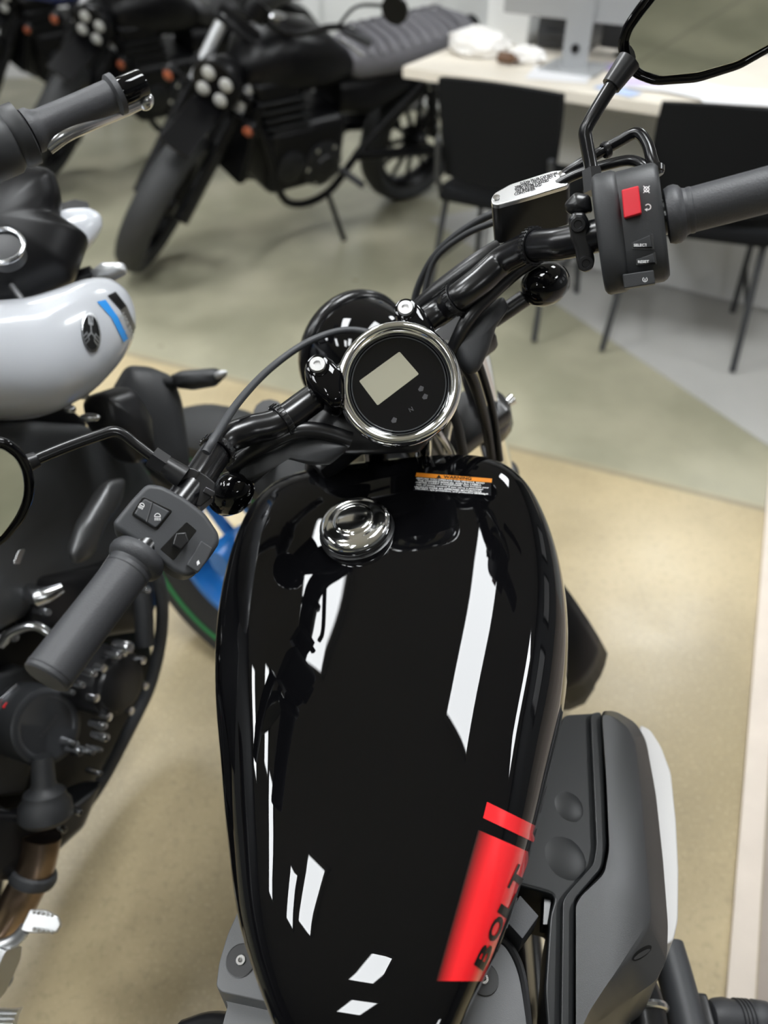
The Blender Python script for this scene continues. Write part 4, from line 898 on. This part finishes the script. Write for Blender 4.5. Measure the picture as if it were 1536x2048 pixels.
# ================================================================== BACKGROUND MOTORCYCLES
def bg_bike(label, front, rear, lean, tank_m, seat_m, fork_m, ribs=True, steer=R(42)):
    h = V(front[0]-rear[0], front[1]-rear[1], 0); SZ = .93; wbs = h.length / SZ; rz = math.atan2(-h.x, h.y)
    M = Matrix.Translation((rear[0], rear[1], 0)) @ Matrix.Rotation(rz, 4, 'Z') @ Matrix.Rotation(-lean, 4, 'Y') @ Matrix.Scale(SZ, 4)
    t = thing('parked_motorcycle', label, 'motorcycle', group='black motorcycles parked along the back', world=False, M=M)
    X, Y, Z = V(1, 0, 0), V(0, 1, 0), V(0, 0, 1); W = wbs
    fo = V(0, W, .32); ro = V(0, 0, .32)
    wheel(t, ro, X, .32, .15, TYRE, BGK, ('rear_wheel', 'rim', 'brake_disc'), 12)
    up = V(0, -.545, .84).normalized(); head = fo + up*.62
    global XF
    rs = Matrix.Rotation(steer, 3, up); XF = lambda p: fo + rs @ (p - fo)             # the front end is steered to its left
    fw = wheel(t, fo, X, .32, .12, TYRE, BGK, spokes=12)
    for s in (-1, 1):
        a = fo + X*.095*s; fl = MB().tube([a - up*.02, a + up*.30], .030, 14).build('fork_leg', BGG, t)
        MB().tube([a + up*(.29 + .022*k) for k in range(9)], [.026, .032]*4 + [.026], 12).build('fork_gaiter', BGK, fl)
        MB().tube([a + up*.46, a + up*.72], .024, 14).build('fork_tube', fork_m, fl)
    MB().box(head - up*.08, X*.13, V(0, .03, 0), up*.02, .008).build('triple_clamp', BGK, t)
    MB().box(head + up*.10, X*.13, V(0, .03, 0), up*.015, .008).build('triple_clamp', BGK, t)
    ho = fo + up*.56 + V(0, .11, .02)
    hl = MB().lathe([(.02, -.10), (.07, -.08), (.092, -.03), (.095, .01), (.090, .02), (0, .02)], ho, Y, 32).build('headlight', BGK, t)
    for sx in (-1, 1):
        for sz in (-1, 1): MB().ell(ho + V(.036*sx, .022, .036*sz), X*.026, Y*.012, Z*.026).build('headlight_lens', LENS, hl)
    bc = head + up*.18; bp = [V(-.40, bc.y - .12, bc.z + .10), V(-.27, bc.y - .07, bc.z + .10), V(-.12, bc.y, bc.z), V(.12, bc.y, bc.z), V(.27, bc.y - .07, bc.z + .10), V(.40, bc.y - .12, bc.z + .10)]
    MB().tube(bp, .012, 12, 5).build('handlebar', BGK, t)
    for s, (a, b) in ((-1, (bp[0], bp[1])), (1, (bp[5], bp[4]))):
        MB().tube([a, a.lerp(b, .85)], .017, 14).build('grip', RUBBER, t)
        MB().tube([a.lerp(b, .8) + V(0, .04, -.01), a + V(0, .06, -.02)], .007, 8).build('lever', STEEL, t)
        mr = MB().tube([b + V(0, 0, 0), b + V(.03*s, .02, .12), b + V(.12*s, -.02, .17)], .006, 8, 4).build('mirror', BGK, t)
        MB().lathe([(.05, -.012), (.052, 0), (.046, .002), (0, .002)], b + V(.15*s, -.02, .18), V(0, -1, .1), 24).build('mirror_head', BGK, mr)
        sg = MB().lathe([(.012, -.03), (.026, -.02), (.030, .005), (.022, .02), (0, .024)], fo + up*.48 + V(.17*s, .06, 0), Y, 18).build('turn_signal', BGK, t)
        MB().tube([fo + up*.48 + V(.10*s, .03, 0), fo + up*.48 + V(.16*s, .05, 0)], .008, 8).build('signal_stalk', BGK, sg)
        MB().ell(fo + up*.48 + V(.17*s, .083, 0), X*.020, Y*.008, Z*.020).build('signal_lens', AMBER, sg)
    MB().lathe([(.045, -.05), (.055, -.01), (.055, .01), (.048, .014), (0, .012)], bc + V(0, .05, .05), V(0, -.6, .8), 28).build('instrument', BGK, t)
    MB().box(fo + V(0, -.05, .40), X*.06, Y*.17, Z*.006, .004).build('front_fender', BGK, t)
    XF = None
    for s in (-1, 1): MB().tube([V(.12*s, .55, .34), V(.26*s, .53, .34)], .016, 12).build('footpeg', RUBBER, t)
    # tank: loft
    prof = [(W*.78 - .02, .80, .06, .05), (W*.72, .85, .12, .10), (W*.60, .88, .145, .13), (W*.48, .85, .135, .11), (W*.40, .80, .10, .07), (W*.35, .77, .07, .04)]
    def loft(name, prof, m, par=t, sq=2.6, seg=20):
        vs = []; fs = []
        for y, z, w_, hh in prof:
            for k in range(seg):
                a = 2*math.pi*k/seg; c, s_ = math.cos(a), math.sin(a)
                vs.append(V(w_*math.copysign(abs(c)**(2/sq), c), y, z + hh*math.copysign(abs(s_)**(2/sq), s_) - hh*.4))
        for i in range(len(prof)-1):
            for k in range(seg): fs.append((i*seg+k, i*seg+(k+1) % seg, (i+1)*seg+(k+1) % seg, (i+1)*seg+k))
        fs += [tuple(range(seg)), tuple(range((len(prof)-1)*seg, len(prof)*seg))]
        return MB().add(vs, fs).build(name, m, par, ang=50)
    tkk = loft('fuel_tank', prof, tank_m)
    MB().lathe([(.03, -.01), (.032, .01), (.02, .016), (0, .016)], V(0, W*.62, .88 + .077), Z, 20).build('fuel_cap', STEEL, tkk)
    se = loft('seat', [(W*.40, .79, .07, .05), (W*.35, .80, .12, .07), (W*.22, .81, .14, .075), (W*.05, .83, .135, .07), (-W*.08, .84, .11, .05), (-W*.12, .84, .06, .03)], seat_m)
    if ribs:
        for k in range(10):
            y = W*(.34 - .042*k); MB().tube([V(-.125, y, .825 + k*.0025), V(-.08, y, .851 + k*.0025), V(0, y, .855 + k*.0025), V(.08, y, .851 + k*.0025), V(.125, y, .825 + k*.0025)], .009, 6, 3).build('seat_rib', seat_m, se)
    loft('side_panel', [(W*.42, .68, .10, .08), (W*.30, .68, .13, .10), (W*.12, .71, .12, .07), (W*.02, .75, .08, .04)], BGK)
    MB().box(V(0, W*.55, .46), X*.15, Y*.20, Z*.15, .05, 4).build('engine', BGK, t)
    cy = MB().box(V(0, W*.64, .66), X*.13, Y*.10, V(0, .05, .13), .02, 3).build('cylinder', BGK, t)
    for k in range(5): MB().box(V(0, W*.62 + .012*k, .58 + .035*k), X*.145, Y*.11, Z*.004, .002, 1).build('cooling_fin', BGG, cy)
    for s in (-1, 1):
        MB().lathe([(.10, -.02), (.10, .01), (.085, .022), (.05, .026), (.045, .034), (0, .034)], V(.15*s, W*.50, .42), X*s, 28).build('engine_cover', BGG, t)
        MB().lathe([(.07, -.02), (.07, .01), (.055, .02), (0, .022)], V(.15*s, W*.62, .44), X*s, 24).build('engine_cover', BGG, t)
        for k in range(6):
            a = 2*math.pi*k/6; MB().lathe([(.010, 0), (.010, .008), (0, .009)], V(.165*s, W*.50 + .088*math.cos(a), .42 + .088*math.sin(a)), X*s, 8).build('engine_bolt', STEEL, t)
        MB().tube([V(.05*s, W*.78, .78), V(.13*s, W*.70, .55), V(.13*s, W*.62, .27), V(.12*s, W*.45, .24), V(.12*s, W*.30, .45), V(.11*s, W*.05, .70)], .018, 10, 5).build('frame_rail', BGK, t)
        MB().tube([V(.13*s, W*.34, .40), V(.13*s, 0, .32)], .024, 10).build('swingarm', BGK, t)
        sh = MB().tube([V(.15*s, W*.10, .70), V(.15*s, -.02, .36)], .018, 10).build('shock_absorber', STEEL, t)
        MB().tube([V(.15*s, W*.10 - .02 - .008*k*1.0, .68 - .024*k) for k in range(12)], [.030, .022]*6, 12).build('shock_spring', BGK, sh)
    MB().box(V(0, W*.76, .56), X*.14, Y*.02, V(0, -.04, .15), .01).build('radiator', BGK, t)
    MB().tube([V(.08, W*.72, .60), V(.12, W*.74, .42), V(.13, W*.60, .24), V(.17, W*.30, .34), V(.18, -.12, .46)], [.022, .022, .024, .04, .045], 14, 5).build('exhaust', BGK, t)
    loft('rear_fender', [(W*.10, .71, .09, .03), (-.05, .75, .09, .03), (-.25, .70, .08, .02), (-.34, .62, .07, .015)], BGK)
    MB().lathe([(.03, -.05), (.05, -.03), (.052, .0), (.045, .015), (0, .02)], V(0, -.22, .80), V(0, -1, 0), 20).build('tail_light', BGK, t)
    MB().tube([V(-.12, W*.45, .26), V(-.26, W*.43, .30 - .30 + .26*math.tan(lean) + .0)], .012, 10).build('side_stand', BGG, t)
    return t
FA, RA = pz(335, 535, 0), pz(805, 392, 0)
bg_bike('black motorcycle with grey ribbed seat, nearest of the row, in front of the desk', FA, RA, R(15), BGK, SEATG, SILV)
bg_bike('black motorcycle with silver fork, middle of the parked row', FA + V(-.72, 1.0, 0), RA + V(-.82, 1.0, 0), R(15), BGK, SEATB, SILV, False)
bg_bike('motorcycle with dark blue tank, farthest left of the parked row', FA + V(-1.42, 1.75, 0), RA + V(-1.62, 1.75, 0), R(15), NAVY, SEATB, SILV, False)

# ================================================================== DESK, CHAIRS AND OFFICE THINGS
dA, dB = pz(830, 138, .745), pz(1536, 240, .745); dx = (dB - dA).normalized(); dy = V(-dx.y, dx.x, 0)
def dk(u, v, z): return dA + dx*u + dy*v + V(0, 0, z - .745)
DZ = V(0, 0, 1)
desk = thing('office_desk', 'long pale wood office desk with grey front panel behind the chairs', 'desk', dk(1, .4, 0))
MB().box(dk(.95, .42, .73), dx*1.0, dy*.42, DZ*.018, .004).build('desk_top', DESKT, desk)
MB().box(dk(1.05, .43, .36), dx*.80, dy*.012, DZ*.345).build('modesty_panel', mat('pale_panel', (.74, .74, .73), .45), desk)
for u in (.22, 1.88): MB().box(dk(u, .56, .356), dx*.02, dy*.25, DZ*.355).build('desk_end_panel', WHITEP, desk)
# all-in-one computer seen from behind, on its foot
def on_desk(px, py): return pz(px, py, .75)
q = on_desk(1150, 138); mo = thing('computer_monitor', 'silver all-in-one computer turned away, with round cable hole in its stand', 'monitor', q)
f_ = dy; 
MB().box(q + V(0, 0, .005), dx*.10, dy*.09, DZ*.004, .003).build('monitor_foot', MONI, mo)
MB().box(q + V(0, 0, .11) - dy*.02, dx*.045, dy*.004, DZ*.11, .003).build('monitor_stand', MONI, mo)
MB().lathe([(.0, .0), (.014, .0), (.014, .006), (0, .006)], q + V(0, 0, .065) - dy*.026, -dy, 20).build('cable_hole', INK, mo)
MB().box(q + V(0, 0, .33) + dy*.0 - dx*.02, dx*.26, dy*.012, DZ*.19, .008).build('monitor_back', MONI, mo)
q = on_desk(1235, 120); mo = thing('desktop_monitor', 'grey desktop monitor with black lower edge to the right of the silver computer', 'monitor', q + dy*.1)
MB().box(q + V(0, 0, .25) + dy*.1 + dx*.05, dx*.15, dy*.015, DZ*.18, .006).build('monitor_back', MONI, mo)
MB().box(q + V(0, 0, .055) + dy*.1 + dx*.05, dx*.15, dy*.016, DZ*.04, .004).build('lower_bezel', DARKP, mo)
MB().box(q + V(0, 0, .005) + dy*.1 + dx*.05, dx*.08, dy*.06, DZ*.004, .002).build('monitor_foot', DARKP, mo)
q = on_desk(1100, 105) + dx*.02; pr = thing('desk_printer', 'dark low printer on the desk behind the silver computer', 'printer', q + dy*.15)
MB().box(q + dy*.15 + V(0, 0, .06), dx*.10, dy*.10, DZ*.058, .01).build('printer_body', DARKP, pr)
MB().box(q + dy*.05 + V(0, 0, .05), dx*.08, dy*.012, DZ*.012, .003).build('paper_tray', PLASTG, pr)
q = on_desk(1000, 92); bx_ = thing('white_carton', 'tall white carton standing at the left of the computer', 'box', q + dy*.1)
MB().box(q + dy*.1 + V(0, 0, .11), dx*.085, dy*.05, DZ*.11, .003).build('carton_body', WHITEP, bx_)
MB().box(q + dy*.1 + V(0, 0, .221), dx*.084, dy*.02, DZ*.0015).build('carton_flap', PAPER, bx_)
# crumpled white plastic bags
for px, py, s, lb in ((955, 108, 1.0, 'crumpled white plastic bag at the left end of the desk'), (1052, 124, .6, 'crumpled white plastic bag beside the carton')):
    q = on_desk(px, py); b = bmesh.new(); bmesh.ops.create_icosphere(b, subdivisions=3, radius=1)
    rn = random.Random(px)
    for v in b.verts:
        v.co *= 1 + rn.uniform(-.12, .12); v.co = V(v.co.x*.12*s, v.co.y*.08*s, max(0, v.co.z + .5)*.055*s)
    o = MB().bm(b); o.v = [q + V(0, 0, .001) + dx*v.x + dy*v.y + DZ*v.z for v in o.v]
    tag(o.build('plastic_bag', BAG, ang=20), lb, 'bag')
q = on_desk(1012, 128); tag(MB().lathe([(.016, -.03), (.018, -.028), (.018, .02), (.009, .03), (.009, .042), (0, .042)], q + V(0, 0, .019), dx, 16).build('brown_bottle', mat('brown_plastic', (.12, .06, .03), .4)), 'small brown bottle lying on the desk between the white bags', 'bottle')
# papers on the desk
PL = (('white printed sheet on the desk by the monitor stand', 1120, 150, .10, .14, PAPER, 12), ('pale blue leaflet on the desk edge', 1235, 182, .07, .05, mat('blue_leaflet', (.45, .55, .78), .6), -20), ('lilac folder on the desk under the grey monitor', 1262, 140, .10, .07, PAPERP, 5), ('stack of white forms below the right mirror', 1320, 170, .12, .15, PAPER, 8), ('white form sheets left of the desk corner', 1400, 185, .11, .14, PAPER, -14), ('white sheet at the near right of the desk', 1480, 198, .12, .15, PAPER, 20), ('lilac printed card on the desk edge', 1285, 168, .06, .08, mat('lilac_card', (.60, .52, .72), .6), 30))
for i, (lb, px, py, a, b, m, an) in enumerate(PL):
    q = on_desk(px, py); x = (Matrix.Rotation(R(an), 3, 'Z') @ dx); y = V(-x.y, x.x, 0)
    tag(MB().box(q + V(0, 0, .0010 + .0012*i), x*a, y*b*.6, DZ*.0012).build('paper_sheet', m), lb, 'paper')
# chairs
def chair(label, p, face, gap=.0):
    f = V(*face, 0).normalized(); r = V(f.y, -f.x, 0)
    t = thing('visitor_chair', label, 'chair', p, 'black visitor chairs at the desk')
    def c(x, y, z): return V(p.x, p.y, 0) + r*x + f*y + V(0, 0, z)
    MB().box(c(0, .02, .44), r*.21, f*.21, DZ*.028, .02, 3).build('seat', FABRIC, t)
    vs = []; fs = []                                                       # slightly curved padded back
    for fr in (0, 1):
        for i in range(9):
            for j in range(7):
                u = -1 + i/4; v = j/6; k = .205*(1 - .10*(1 - v) - .04*v**6); vs.append(c(k*u, -.21 - .06*v + .03*u*u + (.028 if fr else 0), .50 + .31*v - .012*u*u*v))
    for i in range(8):
        for j in range(6):
            a = i*7+j; fs.append((a, a+7, a+8, a+1)); fs.append((63+a, 63+a+1, 63+a+8, 63+a+7))
    for i in range(8): fs.append((i*7, i*7+7, 63+i*7+7, 63+i*7)); fs.append((i*7+6, 63+i*7+6, 63+i*7+13, i*7+13))
    for j in range(6): fs.append((j, 63+j, 64+j, j+1)); fs.append((56+j, 57+j, 120+j, 119+j))
    MB().add(vs, fs).build('backrest', FABRIC, t, ang=50)
    for sx in (-1, 1):
        for sy in (-1, 1): MB().tube([c(.19*sx, .15*sy, .42), c(.215*sx, .22*sy, .012)], .0105, 12).build('leg', PLASTG, t)
        MB().tube([c(.20*sx, -.17, .43), c(.20*sx, -.21, .50), c(.19*sx, -.235, .62)], .010, 10).build('back_post', PLASTG, t)
        MB().tube([c(.205*sx, -.18, .20), c(.205*sx, .18, .20)], .008, 8).build('stretcher', PLASTG, t)
chair('black padded visitor chair at the left end of the desk', V(.455, 2.72, 0), (.50, .86))
chair('black padded visitor chair at the right, behind the throttle grip', V(1.03, 2.50, 0), (.32, .95))
# white cabinets and blue panel along the back
ca_ = pz(560, 95, 0); 
for i, (u0, u1, lb) in enumerate(((-.75, .02, 'long white cabinet behind the parked motorcycles, left half'), (.03, .62, 'white cabinet behind the grey motorcycle seat, right half'))):
    t = thing('white_cabinet', lb, 'cabinet', (u0 + (u1-u0)/2, 5.5, 0))
    MB().box(V((u0+u1)/2, 5.6, .60), V((u1-u0)/2, 0, 0), V(0, .25, 0), V(0, 0, .60), .006).build('cabinet_body', WHITEP, t)
    for k in range(2):
        x = u0 + (u1-u0)*(.25 + .5*k); d = MB().box(V(x, 5.34, .60), V((u1-u0)*.24, 0, 0), V(0, .009, 0), V(0, 0, .57), .003).build('cabinet_door', WHITEP, t)
        MB().tube([V(x + (.1 if k == 0 else -.1), 5.32, .9), V(x + (.1 if k == 0 else -.1), 5.32, 1.0)], .006, 8).build('door_handle', STEEL, d)
t = thing('blue_display_panel', 'blue upright display panel beside the white cabinet', 'panel', (.72, 4.9, 0))
MB().box(V(.78, 4.95, .75), V(.09, 0, 0), V(0, .02, 0), V(0, 0, .74), .004).build('panel_board', mat('blue_panel', (.03, .09, .26), .5), t)
MB().box(V(.78, 4.95, .02), V(.12, 0, 0), V(0, .12, 0), V(0, 0, .012), .003).build('panel_foot', SATIN, t)
